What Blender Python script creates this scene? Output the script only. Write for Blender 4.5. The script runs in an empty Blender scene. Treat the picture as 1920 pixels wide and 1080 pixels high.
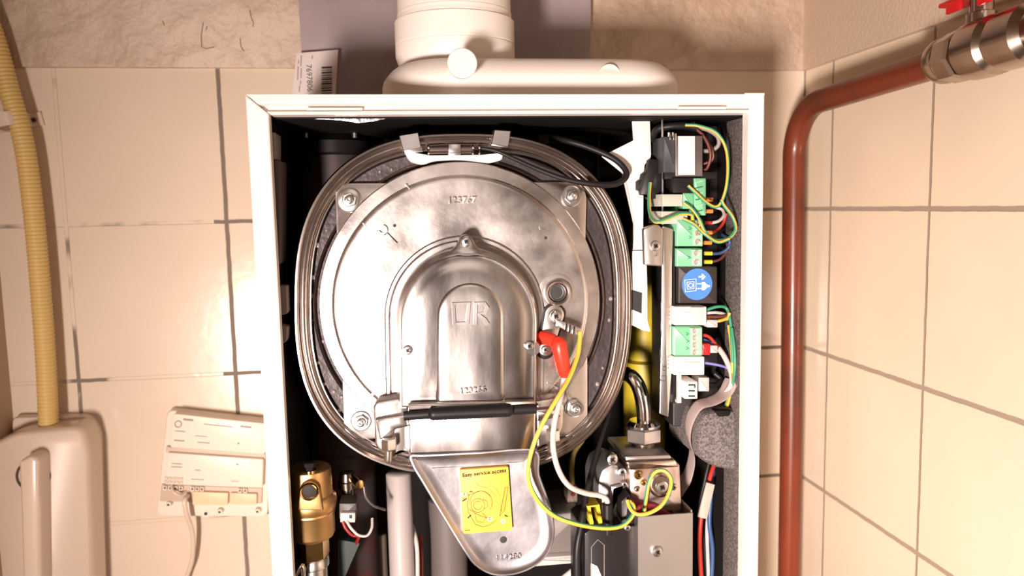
import bpy, bmesh, math, random
from mathutils import Vector, Matrix, Euler
random.seed(7)
PI = math.pi
scene = bpy.context.scene
COL = scene.collection

# ------------------------------------------------------------------ camera
FPX = 1442.0
CAM = Vector((-.4343, -.7928, -.1392))
YAW, PITCH, ROLL = .1390, .1054, -.02076
def cam_axes():
    cy, sy, cp, sp = math.cos(YAW), math.sin(YAW), math.cos(PITCH), math.sin(PITCH)
    fwd = Vector((sy*cp, cy*cp, -sp)); right = Vector((cy, -sy, 0)); up = right.cross(fwd)
    c, s = math.cos(ROLL), math.sin(ROLL)
    return c*right + s*up, -s*right + c*up, fwd
RT, UP, FW = cam_axes()
cd = bpy.data.cameras.new('camera'); cam = bpy.data.objects.new('camera', cd); COL.objects.link(cam)
cd.sensor_width = 36; cd.lens = FPX/1920*36; cd.clip_start = .02
cam.matrix_world = Matrix(((RT.x, UP.x, -FW.x, CAM.x), (RT.y, UP.y, -FW.y, CAM.y), (RT.z, UP.z, -FW.z, CAM.z), (0, 0, 0, 1)))
cd.dof.use_dof = True; cd.dof.focus_distance = .565; cd.dof.aperture_fstop = 7.0
scene.camera = cam
scene.view_settings.view_transform = 'Standard'; scene.view_settings.look = 'None'
scene.view_settings.gamma = 1; scene.view_settings.exposure = 0.0

# ------------------------------------------------------------------ world and the work lamp
w = bpy.data.worlds.new('world'); scene.world = w; w.use_nodes = True
nt = w.node_tree; bg = nt.nodes['Background']
tc = nt.nodes.new('ShaderNodeTexCoord'); sep = nt.nodes.new('ShaderNodeSeparateXYZ'); mr = nt.nodes.new('ShaderNodeValToRGB')
nt.links.new(tc.outputs['Generated'], sep.inputs[0]); nt.links.new(sep.outputs['Z'], mr.inputs[0])
mr.color_ramp.elements[0].position = 0.0; mr.color_ramp.elements[0].color = (.22, .14, .095, 1)
mr.color_ramp.elements[1].position = 1.0; mr.color_ramp.elements[1].color = (.85, .70, .60, 1)
nt.links.new(mr.outputs[0], bg.inputs['Color']); bg.inputs['Strength'].default_value = .36

def area(name, loc, target, sx, sy, power, color, spread=180):
    l = bpy.data.lights.new(name, 'AREA'); l.shape = 'RECTANGLE'; l.size = sx; l.size_y = sy
    l.energy = power; l.color = color; l.spread = math.radians(spread)
    o = bpy.data.objects.new(name, l); COL.objects.link(o); o.location = loc
    o.rotation_euler = (Vector(target)-Vector(loc)).to_track_quat('-Z', 'Y').to_euler()
    return o
area('work_lamp', (-.77, -1.27, -.48), (-.15, -.2, -.40), .115, .185, 8.0, (1, .85, .765), 80)
area('fill_light', (-.30, -1.5, .35), (-.3, 0, -.3), .5, .5, 1.1, (1, .82, .68))  # added soft fill, not a real lamp of the room

# ------------------------------------------------------------------ pixel -> point on the plane Y
def P(px, py, Y):
    d = FW*FPX + RT*(px-960) - UP*(py-540)
    return CAM + d*((Y-CAM.y)/d.y)
def PX(px, py, X):
    d = FW*FPX + RT*(px-960) - UP*(py-540)
    return CAM + d*((X-CAM.x)/d.x)
def S(Y): return (Y-CAM.y)/FPX*1.01

# ------------------------------------------------------------------ materials
MATS = {}
def mat(name, color, rough=.5, metal=0, bump=0, bscale=200, bdist=.00025, var=0, vscale=8, aniso=0, coat=0, spec=.5, alpha=1, trans=0, emit=None, stretch=None, detail=4, color2=None, thr=None, roughvar=0):
    if name in MATS: return MATS[name]
    m = bpy.data.materials.new(name); m.use_nodes = True; MATS[name] = m
    t = m.node_tree; b = t.nodes['Principled BSDF']
    b.inputs['Base Color'].default_value = (*color, 1); b.inputs['Roughness'].default_value = rough
    b.inputs['Metallic'].default_value = metal; b.inputs['Specular IOR Level'].default_value = spec
    b.inputs['Coat Weight'].default_value = coat; b.inputs['Alpha'].default_value = alpha
    b.inputs['Transmission Weight'].default_value = trans
    ge = t.nodes.new('ShaderNodeNewGeometry'); mp = t.nodes.new('ShaderNodeMapping')
    t.links.new(ge.outputs['Position'], mp.inputs[0])
    if stretch: mp.inputs['Scale'].default_value = stretch
    if bump:
        n = t.nodes.new('ShaderNodeTexNoise'); n.inputs['Scale'].default_value = bscale; n.inputs['Detail'].default_value = detail
        t.links.new(mp.outputs[0], n.inputs['Vector'])
        bp = t.nodes.new('ShaderNodeBump'); bp.inputs['Strength'].default_value = bump; bp.inputs['Distance'].default_value = bdist
        t.links.new(n.outputs['Fac'], bp.inputs['Height']); t.links.new(bp.outputs[0], b.inputs['Normal'])
    if var or color2:
        n = t.nodes.new('ShaderNodeTexNoise'); n.inputs['Scale'].default_value = vscale; n.inputs['Detail'].default_value = 6
        t.links.new(mp.outputs[0], n.inputs['Vector'])
        r = t.nodes.new('ShaderNodeValToRGB'); c2 = color2 or tuple(max(0, c*(1-var)) for c in color)
        lo, hi = thr or (.35, .65)
        r.color_ramp.elements[0].position = lo; r.color_ramp.elements[1].position = hi
        r.color_ramp.elements[0].color = (*c2, 1); r.color_ramp.elements[1].color = (*color, 1)
        t.links.new(n.outputs['Fac'], r.inputs[0]); t.links.new(r.outputs[0], b.inputs['Base Color'])
        if roughvar:
            q = t.nodes.new('ShaderNodeMapRange'); q.inputs[1].default_value = .3; q.inputs[2].default_value = .7
            q.inputs[3].default_value = rough-roughvar; q.inputs[4].default_value = rough+roughvar
            t.links.new(n.outputs['Fac'], q.inputs[0]); t.links.new(q.outputs[0], b.inputs['Roughness'])
    return m
WHITE = mat('white_enamel', (.86, .80, .76), .35, coat=.2)
WPLAST = mat('white_plastic', (.86, .79, .74), .4)
CAST = mat('cast_aluminium', (.64, .59, .58), .31, 1, bump=.25, bscale=260, var=.22, vscale=28, roughvar=.08)
CASTP = mat('brushed_cast_aluminium', (.68, .63, .62), .27, 1, bump=.35, bscale=90, var=.28, vscale=24, stretch=(1, 1, .3), roughvar=.10)
CASTD = mat('dull_cast_aluminium', (.48, .46, .49), .38, 1, bump=.5, bscale=120, var=.25, vscale=30, roughvar=.06)
STEEL = mat('stainless_steel', (.66, .60, .57), .17, 1, var=.15, vscale=20)
CHROME = mat('chrome', (.85, .84, .84), .08, 1)
ZINC = mat('zinc_plated_steel', (.68, .66, .66), .28, 1, var=.15, vscale=60)
SHEET = mat('galvanised_sheet', (.52, .49, .46), .42, 1, var=.1, vscale=10)
BLACK = mat('black_rubber', (.011, .009, .010), .45, spec=.3)
BPLAST = mat('black_plastic', (.012, .009, .010), .38, spec=.3)
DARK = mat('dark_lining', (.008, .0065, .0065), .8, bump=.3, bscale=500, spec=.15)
DPLATE = mat('dark_refractory_plate', (.05, .037, .038), .42, .3, bump=.6, bscale=260, bdist=.0006, color2=(.03, .022, .024), vscale=40)
FOAM = mat('grey_speckled_foam', (.17, .145, .14), .9, bump=.8, bdist=.0008, bscale=900, color2=(.06, .05, .05), vscale=700, thr=(.38, .6))
GREYP = mat('grey_plastic', (.25, .21, .21), .5)
LGREY = mat('light_grey_plastic', (.55, .50, .47), .45)
BRASS = mat('brass', (.74, .47, .20), .42, 1, bump=.15, bscale=300, var=.12, vscale=30)
BRASSP = mat('polished_brass', (.78, .52, .22), .16, 1)
COPPER = mat('painted_copper', (.17, .030, .011), .33, bump=.15, bscale=60, color2=(.085, .020, .010), vscale=14, coat=.15, spec=.35)
RED = mat('red_rubber', (.80, .035, .015), .38)
REDP = mat('red_plastic', (.62, .015, .02), .4)
YEL = mat('yellow_plastic', (.66, .50, .03), .45)
YELB = mat('yellow_gas_tube', (.42, .32, .02), .5)
YWIRE = mat('yellow_insulation', (.74, .42, .05), .4)
GWIRE = mat('green_insulation', (.05, .26, .14), .4)
WWIRE = mat('white_insulation', (.50, .44, .42), .45)
BRWIRE = mat('brown_insulation', (.13, .035, .025), .4)
RWIRE = mat('red_insulation', (.40, .028, .018), .4)  # red kept dark, shade on the hanging loom is put into the colour
BLWIRE = mat('blue_insulation', (.035, .075, .18), .4)
OWIRE = mat('orange_insulation', (.75, .22, .04), .4)
GREEN = mat('green_terminal', (.18, .50, .29), .4)
GREENL = mat('pale_green_terminal', (.30, .60, .38), .4)
GREENB = mat('green_board', (.02, .16, .07), .45)
BLUE = mat('blue_sticker', (.06, .20, .62), .4)
INK = mat('black_ink', (.02, .018, .018), .6)
GINK = mat('grey_ink', (.30, .24, .21), .6)
WINK = mat('white_ink', (.85, .82, .80), .5)
BINK = mat('brown_ink', (.20, .12, .02), .6)
OINK = mat('amber_ink', (.55, .33, .02), .6)
STICK = mat('yellow_sticker', (.86, .50, .055), .5)
PAPER = mat('paper_label', (.66, .58, .57), .6)
SHEETP = mat('lilac_plastic_sheet', (.62, .53, .55), .32, bump=.5, bscale=9, bdist=.01)
HOSE = mat('cream_corrugated_plastic', (.62, .43, .15), .42)
BOXP = mat('cream_switch_plastic', (.66, .53, .43), .3, coat=.3)
CREAMP = mat('cream_panel_plastic', (.78, .68, .58), .42)
CREAMD = mat('tan_panel_plastic', (.62, .50, .40), .45)
DRED = mat('dark_red_seal', (.16, .01, .015), .4)
NICKEL = mat('nickel_plated_brass', (.50, .42, .36), .22, 1, var=.2, vscale=40)
GLASSY = mat('clear_connector_plastic', (.45, .46, .40), .25, alpha=1)
FOILM = mat('foil_tape', (.55, .52, .52), .3, 1, bump=1.0, bscale=70, bdist=.002)

# ------------------------------------------------------------------ scene graph helpers
WORLD = {}
def tag(o, label=None, cat=None, group=None, kind=None):
    if label: o['label'] = label
    if cat: o['category'] = cat
    if group: o['group'] = group
    if kind: o['kind'] = kind
    return o
def thing(name, loc, label, cat, group=None):
    o = bpy.data.objects.new(name, None); COL.objects.link(o); o.empty_display_size = .01
    o.location = loc; WORLD[o] = Vector(loc); return tag(o, label, cat, group)
def fin(name, bm, mats, parent=None, smooth=35, label=None):
    me = bpy.data.meshes.new(name)
    flat = [f.index for f in (bm.faces.index_update() or bm.faces) if f.tag]
    bmesh.ops.recalc_face_normals(bm, faces=bm.faces[:])
    xs = [v.co for v in bm.verts]
    c = Vector([(min(v[i] for v in xs)+max(v[i] for v in xs))/2 for i in range(3)])
    bmesh.ops.translate(bm, verts=bm.verts[:], vec=-c)
    bm.to_mesh(me); bm.free()
    for m in (mats if isinstance(mats, (list, tuple)) else [mats]): me.materials.append(m)
    if smooth:
        for p in me.polygons: p.use_smooth = True
        for k in flat: me.polygons[k].use_smooth = False
        me.set_sharp_from_angle(angle=math.radians(smooth))
    o = bpy.data.objects.new(name, me); COL.objects.link(o)
    if parent is not None: o.parent = parent; o.location = c - WORLD[parent]
    else: o.location = c
    WORLD[o] = c
    if label: o['label'] = label
    return o

# ---- shape builders (all in world metres)
def catmull(pts, n=8, closed=False):
    pts = [Vector(p) for p in pts]; out = []; N = len(pts)
    rng = range(N) if closed else range(N-1)
    for i in rng:
        p1, p2 = pts[i], pts[(i+1) % N]
        p0 = pts[(i-1) % N] if (closed or i > 0) else p1*2-p2
        p3 = pts[(i+2) % N] if (closed or i < N-2) else p2*2-p1
        for k in range(n):
            t = k/n
            out.append(.5*((2*p1)+(p2-p0)*t+(2*p0-5*p1+4*p2-p3)*t*t+(3*p1-p0-3*p2+p3)*t**3))
    if not closed: out.append(pts[-1])
    return out
def rpoly(pts, r, n=5):
    """round the corners of a 2-D polygon"""
    out = []; N = len(pts)
    for i, p in enumerate(pts):
        p = Vector(p[:2]); a = Vector(pts[i-1][:2]); b = Vector(pts[(i+1) % N][:2])
        ri = r[i] if isinstance(r, (list, tuple)) else r
        da, db = (a-p), (b-p); la, lb = da.length, db.length
        ri = min(ri, la*.48, lb*.48)
        if ri < 1e-6: out.append(tuple(p)); continue
        s = p+da/la*ri; e = p+db/lb*ri
        for k in range(n+1):
            t = k/n; q = s*(1-t)**2+p*2*t*(1-t)+e*t*t; out.append((q.x, q.y))
    return out
def inset(o, d):
    """inset XZ outline (list of Vector2) by d metres"""
    N = len(o); A = sum(o[i].x*o[(i+1) % N].y-o[(i+1) % N].x*o[i].y for i in range(N)); sg = 1 if A > 0 else -1
    out = []
    for i in range(N):
        e1 = (o[i]-o[i-1]); e2 = (o[(i+1) % N]-o[i])
        if e1.length < 1e-9: e1 = e2
        if e2.length < 1e-9: e2 = e1
        e1 = e1.normalized(); e2 = e2.normalized()
        n1 = Vector((-e1.y, e1.x))*sg; n2 = Vector((-e2.y, e2.x))*sg
        m = (n1+n2); L = m.length
        if L < 1e-6: m = n1
        else:
            m /= L; m = m/max(.45, m.dot(n1))
        out.append(o[i]+m*d)
    # where rounding is tighter than the inset, replace the crossed run by the meeting point of its neighbours
    if d > 0:
        bad = [(out[(i+1) % N]-out[i]).dot(o[(i+1) % N]-o[i]) <= 0 for i in range(N)]
        if any(bad) and not all(bad):
            st = next(i for i in range(N) if not bad[i]); i = 0
            while i < N:
                e = (st+i) % N
                if bad[e]:
                    j = i
                    while bad[(st+j) % N]: j += 1
                    a0, a1 = out[(st+i-1) % N], out[(st+i) % N]; b0, b1 = out[(st+j) % N], out[(st+j+1) % N]
                    da, db = a1-a0, b1-b0; den = da.x*db.y-da.y*db.x
                    q = (a1+b0)/2
                    if abs(den) > 1e-3*da.length*db.length+1e-18:
                        t = ((b0.x-a0.x)*db.y-(b0.y-a0.y)*db.x)/den; q2 = a0+da*t
                        if (q2-q).length < 4*d+1e-4: q = q2
                    for k in range(i, j+1): out[(st+k) % N] = q.copy()
                    i = j
                i += 1
    return out
def loft(bm, pts_px, Yref, levels, capf=True, capb=True, closed=False, mi=0):
    """outline of photo points unprojected on plane Yref; levels = [(inset, Y), ...]"""
    o = [P(p[0], p[1], Yref) for p in pts_px]; o = [Vector((v.x, v.z)) for v in o]
    return loft_xz(bm, o, levels, capf, capb, closed, mi)
def loft_xz(bm, o, levels, capf=True, capb=True, closed=False, mi=0):
    rings = []
    for d, Y in levels:
        q = inset(o, d) if abs(d) > 1e-9 else o
        rings.append([bm.verts.new((v.x, Y, v.y)) for v in q])
    N = len(o); R = len(rings)
    for j in range(R if closed else R-1):
        a, b = rings[j], rings[(j+1) % R]
        for i in range(N):
            f = bm.faces.new((a[i], a[(i+1) % N], b[(i+1) % N], b[i])); f.material_index = mi
    if not closed:
        for ok, rg in ((capb, rings[0]), (capf, rings[-1])):
            if ok: f = bm.faces.new(rg); f.material_index = mi; f.tag = True
    return bm
def plate(name, pts, Yf, Yb, m, parent=None, bev=.0006, smooth=35, label=None, r=0):
    """flat plate with softened front edge; outline in photo points, real thickness Yf..Yb"""
    if r: pts = rpoly(pts, r)
    bm = bmesh.new()
    loft(bm, pts, Yf, [(0, Yb), (0, Yf+bev), (bev*.35, Yf+bev*.3), (bev, Yf)] if bev else [(0, Yb), (0, Yf)])
    return fin(name, bm, m, parent, smooth, label)
def pbox(name, x0, y0, x1, y1, Yf, Yb, m, parent=None, bev=.0006, r=0, label=None):
    return plate(name, [(x0, y0), (x1, y0), (x1, y1), (x0, y1)], Yf, Yb, m, parent, bev, 35, label, r)
def bxm(bm, a, b, bev=0, mi=0):
    """axis-aligned box"""
    g = bmesh.ops.create_cube(bm, size=1)
    for v in g['verts']:
        v.co = Vector([(a[i]+b[i])/2+v.co[i]*(abs(b[i]-a[i])) for i in range(3)])
    fs = {f for v in g['verts'] for f in v.link_faces}
    for f in fs: f.material_index = mi
    if bev: bmesh.ops.bevel(bm, geom=list({e for v in g['verts'] for e in v.link_edges}), offset=bev, segments=2, affect='EDGES', profile=.6)
def box(name, a, b, m, parent=None, bev=.0008, label=None):
    bm = bmesh.new(); bxm(bm, a, b, bev); return fin(name, bm, m, parent, 35, label)
def sweep(bm, pts, r, seg=12, caps=True, stripe=0, rfun=None, flat=None, off=0):
    pts = [Vector(p) for p in pts]; rings = []; N = len(pts)
    t0 = (pts[1]-pts[0]).normalized(); ref = Vector((0, 0, 1)) if abs(t0.z) < .9 else Vector((1, 0, 0))
    u = t0.cross(ref).normalized()
    for i, p in enumerate(pts):
        t = (pts[min(i+1, N-1)]-pts[max(i-1, 0)]).normalized()
        u = (u-t*u.dot(t)).normalized(); v = t.cross(u)
        rr = rfun(i/(N-1)) if rfun else r
        ru, rv = (rr*flat[0], rr*flat[1]) if flat else (rr, rr)
        rings.append([bm.verts.new(p+u*math.cos(2*PI*k/seg)*ru+v*math.sin(2*PI*k/seg)*rv) for k in range(seg)])
    for j in range(N-1):
        for k in range(seg):
            f = bm.faces.new((rings[j][k], rings[j][(k+1) % seg], rings[j+1][(k+1) % seg], rings[j+1][k]))
            if stripe and ((k+off+j//(stripe*3)) % seg) < seg*.25: f.material_index = 1
    if caps: bm.faces.new(rings[0]); bm.faces.new(rings[-1])
def tube(name, pts, r, m, parent=None, seg=12, n=8, smooth_path=True, stripe=0, label=None, rfun=None, flat=None, off=0):
    bm = bmesh.new(); sweep(bm, catmull(pts, n) if smooth_path else pts, r, seg, True, stripe, rfun, flat, off)
    return fin(name, bm, m, parent, 50, label)
def ppath(pts): return [P(*p) for p in pts]
def lathem(bm, prof, origin, axis, seg=32, mi=0, ph=0):
    """prof = [(r, h)...] around axis from origin"""
    a = Vector(axis).normalized(); ref = Vector((0, 0, 1)) if abs(a.z) < .9 else Vector((0, 1, 0))
    u = a.cross(ref).normalized(); v = a.cross(u); o = Vector(origin); rings = []
    for r, h in prof:
        c = o+a*h
        if r < 1e-7: rings.append([bm.verts.new(c)])
        else: rings.append([bm.verts.new(c+u*math.cos(2*PI*k/seg+ph)*r+v*math.sin(2*PI*k/seg+ph)*r) for k in range(seg)])
    for A, B in zip(rings, rings[1:]):
        for k in range(seg):
            k2 = (k+1) % seg
            if len(A) == 1 and len(B) == 1: continue
            if len(A) == 1: f = bm.faces.new((A[0], B[k2], B[k]))
            elif len(B) == 1: f = bm.faces.new((A[k], A[k2], B[0]))
            else: f = bm.faces.new((A[k], A[k2], B[k2], B[k]))
            f.material_index = mi
    for Rr in (rings[0], rings[-1]):
        if len(Rr) > 1: bm.faces.new(Rr).material_index = mi
def lathe(name, prof, origin, axis, m, parent=None, seg=32, smooth=35, label=None, ph=0):
    bm = bmesh.new(); lathem(bm, prof, origin, axis, seg, 0, ph); return fin(name, bm, m, parent, smooth, label)
def strokem(bm, pts_px, wpx, Yf, Yb, closed=False):
    """flat bar of width wpx following photo points on plane Yf"""
    o = [P(p[0], p[1], Yf) for p in pts_px]; o = [Vector((v.x, v.z)) for v in o]; h = wpx*S(Yf)/2; N = len(o)
    L, Rr = [], []
    for i in range(N):
        if closed: a, b = o[i-1], o[(i+1) % N]
        else: a, b = o[max(i-1, 0)], o[min(i+1, N-1)]
        t = (b-a).normalized(); nrm = Vector((-t.y, t.x))*h; L.append(o[i]+nrm); Rr.append(o[i]-nrm)
    def v4(i): return [bm.verts.new((L[i].x, Yb, L[i].y)), bm.verts.new((L[i].x, Yf, L[i].y)), bm.verts.new((Rr[i].x, Yf, Rr[i].y)), bm.verts.new((Rr[i].x, Yb, Rr[i].y))]
    vs = [v4(i) for i in range(N)]
    for i in range(N if closed else N-1):
        a, b = vs[i], vs[(i+1) % N]
        for k in range(4): bm.faces.new((a[k], a[(k+1) % 4], b[(k+1) % 4], b[k]))
    if not closed: bm.faces.new(vs[0]); bm.faces.new(vs[-1])
def stroke(name, lines, wpx, Yf, Yb, m, parent=None, label=None):
    bm = bmesh.new()
    for ln in lines:
        cl = ln[0] == ln[-1] and len(ln) > 3
        strokem(bm, ln[:-1] if cl else ln, wpx, Yf, Yb, cl)
    return fin(name, bm, m, parent, 0, label)
def circ(cx, cy, r, n=28, a0=0, a1=360, ry=None):
    full = abs(a1-a0) >= 360
    pts = [(cx+r*math.cos(math.radians(a0+(a1-a0)*k/n)), cy+(ry or r)*math.sin(math.radians(a0+(a1-a0)*k/n))) for k in range(n if full else n+1)]
    return pts
def text(name, body, cx, cy, hpx, Yf, m, parent, depth=.0004, rot=0, sx=1.0, bold=0, thick=.0002):
    """lettering facing the front, centred on a photo point, cap height hpx; rot in degrees clockwise"""
    cu = bpy.data.curves.new('txt', 'FONT'); cu.body = body; cu.align_x = 'CENTER'; cu.align_y = 'CENTER'
    cu.extrude = .5*depth/(hpx*S(Yf)/.7); cu.offset = bold; cu.resolution_u = 3
    to = bpy.data.objects.new('txt', cu); COL.objects.link(to)
    bpy.context.view_layer.update()
    me = bpy.data.meshes.new_from_object(to.evaluated_get(bpy.context.evaluated_depsgraph_get()))
    bpy.data.objects.remove(to); bpy.data.curves.remove(cu)
    bm = bmesh.new(); bm.from_mesh(me); bpy.data.meshes.remove(me)
    s = hpx*S(Yf)/.7; c = P(cx, cy, Yf-depth/2)
    M = Matrix.Translation(c) @ Matrix.Rotation(math.radians(rot), 4, 'Y') @ Matrix.Rotation(PI/2, 4, 'X') @ Matrix.Diagonal((s*sx, s, s, 1))
    bmesh.ops.transform(bm, matrix=M, verts=bm.verts[:])
    return fin(name, bm, m, parent, 0)
def screw(name, px, py, Y, rpx, m, parent, h=.002, washer=0, hexr=0, cross=True):
    """screw or bolt head seen from the front: washer, rounded head and a recessed drive"""
    c = P(px, py, Y); s = S(Y); bm = bmesh.new(); ax = (0, -1, 0)
    if washer: lathem(bm, [(washer*s, -.0004), (washer*s, .0006), (washer*s*.9, .0011), (rpx*s, .0012)], c, ax, 28)
    z = .0012 if washer else -.0003
    if hexr: lathem(bm, [(hexr*s, z), (hexr*s, z+.0026), (hexr*s*.9, z+.003), (rpx*s*.75, z+.003)], c, ax, 6, ph=.3); z += .003
    R = rpx*s
    lathem(bm, [(R, z), (R, z+h*.55), (R*.85, z+h*.9), (R*.5, z+h), (R*.38, z+h), (R*.3, z+h*.5), (0, z+h*.45)], c, ax, 20)
    if cross:
        for a in (PI/5, PI/5+PI/2):
            g = bmesh.ops.create_cube(bm, size=1)
            bmesh.ops.transform(bm, verts=g['verts'], matrix=Matrix.Translation(c+Vector((0, -(z+h*.98), 0))) @ Matrix.Rotation(a, 4, 'Y') @ Matrix.Diagonal((R*1.0, h*.2, R*.16, 1)))
            for f in {f for v in g['verts'] for f in v.link_faces}: f.material_index = 1
    return fin(name, bm, [m, BPLAST], parent, 30)

# ================================================================== THE ROOM
def wall_mat(name, lines_u, lines_z, axis, paint_left=None, base=(.73, .60, .48), gcol=(.19, .145, .115)):
    m = bpy.data.materials.new(name); m.use_nodes = True; t = m.node_tree; b = t.nodes['Principled BSDF']
    N, L = t.nodes.new, t.links.new
    ge = N('ShaderNodeNewGeometry'); sp = N('ShaderNodeSeparateXYZ'); L(ge.outputs['Position'], sp.inputs[0])
    wob = N('ShaderNodeTexNoise'); wob.inputs['Scale'].default_value = 60; L(ge.outputs['Position'], wob.inputs['Vector'])
    def math_(op, a, bb=None, clamp=False):
        n = N('ShaderNodeMath'); n.operation = op; n.use_clamp = clamp
        for i, x in enumerate((a, bb)):
            if x is None: continue
            if isinstance(x, (int, float)): n.inputs[i].default_value = x
            else: L(x, n.inputs[i])
        return n.outputs[0]
    wv = math_('MULTIPLY', math_('SUBTRACT', wob.outputs['Fac'], .5), .0016)
    U = sp.outputs[axis]; Z = sp.outputs['Z']; tot = None
    for src, arr in ((U, lines_u), (Z, lines_z)):
        s2 = math_('ADD', src, wv)
        for u0, wd in arr:
            d = math_('ABSOLUTE', math_('SUBTRACT', s2, u0))
            k = math_('SUBTRACT', 1.0, math_('DIVIDE', d, wd/2), True)
            k = math_('MULTIPLY', k, 3.0, True)
            tot = k if tot is None else math_('MAXIMUM', tot, k)
    bumpk = tot
    if paint_left is not None:                    # grout painted over left of this X except for worn stretches
        nz = N('ShaderNodeTexNoise'); nz.inputs['Scale'].default_value = 14; nz.inputs['Detail'].default_value = 3
        L(ge.outputs['Position'], nz.inputs['Vector'])
        worn = math_('MULTIPLY', math_('SUBTRACT', nz.outputs['Fac'], .50), 14, True)
        right = math_('GREATER_THAN', U, paint_left)
        tot = math_('MULTIPLY', tot, math_('MAXIMUM', worn, right))
    n2 = N('ShaderNodeTexNoise'); n2.inputs['Scale'].default_value = 9; n2.inputs['Detail'].default_value = 6
    L(ge.outputs['Position'], n2.inputs['Vector'])
    rp = N('ShaderNodeValToRGB'); L(n2.outputs['Fac'], rp.inputs[0])
    rp.color_ramp.elements[0].position = .3; rp.color_ramp.elements[1].position = .7
    rp.color_ramp.elements[0].color = (*[c*.93 for c in base], 1); rp.color_ramp.elements[1].color = (*base, 1)
    mx = N('ShaderNodeMix'); mx.data_type = 'RGBA'; L(tot, mx.inputs[0]); L(rp.outputs[0], mx.inputs[6]); mx.inputs[7].default_value = (*gcol, 1)
    L(mx.outputs[2], b.inputs['Base Color'])
    rr = math_('ADD', math_('MULTIPLY', tot, .6), .16); L(rr, b.inputs['Roughness'])
    lo = N('ShaderNodeTexNoise'); lo.inputs['Scale'].default_value = 5; L(ge.outputs['Position'], lo.inputs['Vector'])
    h = math_('ADD', math_('MULTIPLY', bumpk, -1.0), math_('MULTIPLY', lo.outputs['Fac'], .8))
    if paint_left is not None:
        pn = N('ShaderNodeTexNoise'); pn.inputs['Scale'].default_value = 70; L(ge.outputs['Position'], pn.inputs['Vector'])
        h = math_('ADD', h, math_('MULTIPLY', pn.outputs['Fac'], .18))
    bp = N('ShaderNodeBump'); bp.inputs['Distance'].default_value = .0012; bp.inputs['Strength'].default_value = .6
    L(h, bp.inputs['Height']); L(bp.outputs[0], b.inputs['Normal'])
    return m
T = .15; GW = .0042
ZR = [P(1470, y, 0).z for y in (392, 650, 890)]
XC = [P(425, 415, 0).x, P(135, 560, 0).x]
WB = wall_mat('cream_wall_tiles', [(XC[0], .0046), (XC[1], GW), (0, .003), (XC[0]+T, GW), (XC[0]+2*T, GW)], [(z, GW) for z in ZR]+[(ZR[2]-T, GW), (ZR[2]-2*T, GW)], 'X', paint_left=XC[0]-.012)
RY = [-.0543-T*k for k in range(8)]
WRM = wall_mat('cream_side_wall_tiles', [(y, .0036) for y in RY], [(z, .0048) for z in ZR]+[(ZR[2]-T, GW)], 'Y', base=(.77, .645, .50), gcol=(.34, .27, .21))
PLAST = mat('painted_plaster', (.64, .51, .41), .5, bump=1.0, bscale=30, bdist=.012, color2=(.42, .30, .21), vscale=4, thr=(.35, .6), detail=9)
PLASTR = mat('painted_plaster_smooth', (.64, .50, .38), .7, bump=.6, bscale=300, bdist=.001, var=.08, vscale=9)
Z0 = P(1470, 133, 0).z
XL = P(22, 750, 0).x
def panel(name, a, b, m, kind='structure', bev=0):
    bm = bmesh.new(); bxm(bm, a, b, bev); return tag(fin(name, bm, m, None, 30), kind=kind)
panel('wall_back', (XL-.1, 0, -1.3), (.1, .1, Z0+.002), WB)
panel('wall_right', (0, -1.35, -1.3), (.1, 0, Z0+.002), WRM)
tr_ = panel('trim_1', (XL-.1, -.005, Z0), (.1, .1, .75), PLAST, bev=.002)
CRK = mat('crack_shadow_brown', (.30, .20, .13), .8)
for ln in ([(381, 42), (377, 66), (378, 88), (386, 91), (402, 88)], [(388, 49), (386, 56)], [(468, 18), (471, 34), (475, 42), (474, 50)], [(450, 72), (452, 88), (457, 96)], [(304, 38), (308, 48)]):
    stroke('plaster_crack', [ln], 1.4, -.0056, -.0048, CRK, tr_)
panel('trim_2', (-.006, -1.35, Z0), (.1, .0, .75), PLASTR, bev=.002)
panel('wall_left', (XL-.1, -1.35, -1.3), (XL, 0, .75), mat('tan_paint', (.50, .36, .24), .55, bump=.2, bscale=30, bdist=.001))
panel('ceiling', (XL-.1, -1.35, .75), (.1, .1, .85), PLAST)
panel('floor', (XL-.1, -1.35, -1.4), (.1, .1, -1.3), mat('grey_floor', (.3, .24, .2), .6))

# ================================================================== BOILER CASING
YF = -.245
bc = thing('boiler_casing', P(950, 178, -.12), 'white steel boiler cabinet with its front cover off and dark lining inside', 'boiler')
tl, tr = P(460, 178, YF), P(1434, 178, YF)
XLo, XRo, ZT = tl.x, tr.x, tl.z; ZB = ZT-.60; FL = .0145; FR = .0125
# side panels: sheet folded to a flange round the front
def flange(name, side):
    bm = bmesh.new(); t = .0014
    if side == 'left':
        o = [Vector(p) for p in ((XLo, ZT), (XLo+FL, ZT-FL*.86), (XLo+FL, ZB), (XLo, ZB))]
    else:
        o = [Vector(p) for p in ((XRo, ZT), (XRo, ZB), (XRo-FR, ZB), (XRo-FR, ZT-.012))]
    loft_xz(bm, o, [(0, YF+.010), (0, YF+.0008), (.0008, YF)])
    if side == 'left': bxm(bm, (XLo, YF+.0095, ZB), (XLo+t, -.004, ZT))
    else: bxm(bm, (XRo-t, YF+.0095, ZB), (XRo, -.004, ZT))
    return fin(name, bm, WHITE, bc)
flange('side_panel', 'left'); flange('side_panel', 'right')
bm = bmesh.new(); bxm(bm, (XLo+.0016, YF+.012, ZT-.0014), (XRo-.0016, -.004, ZT-.0002)); fin('top_panel', bm, WHITE, bc)
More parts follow.
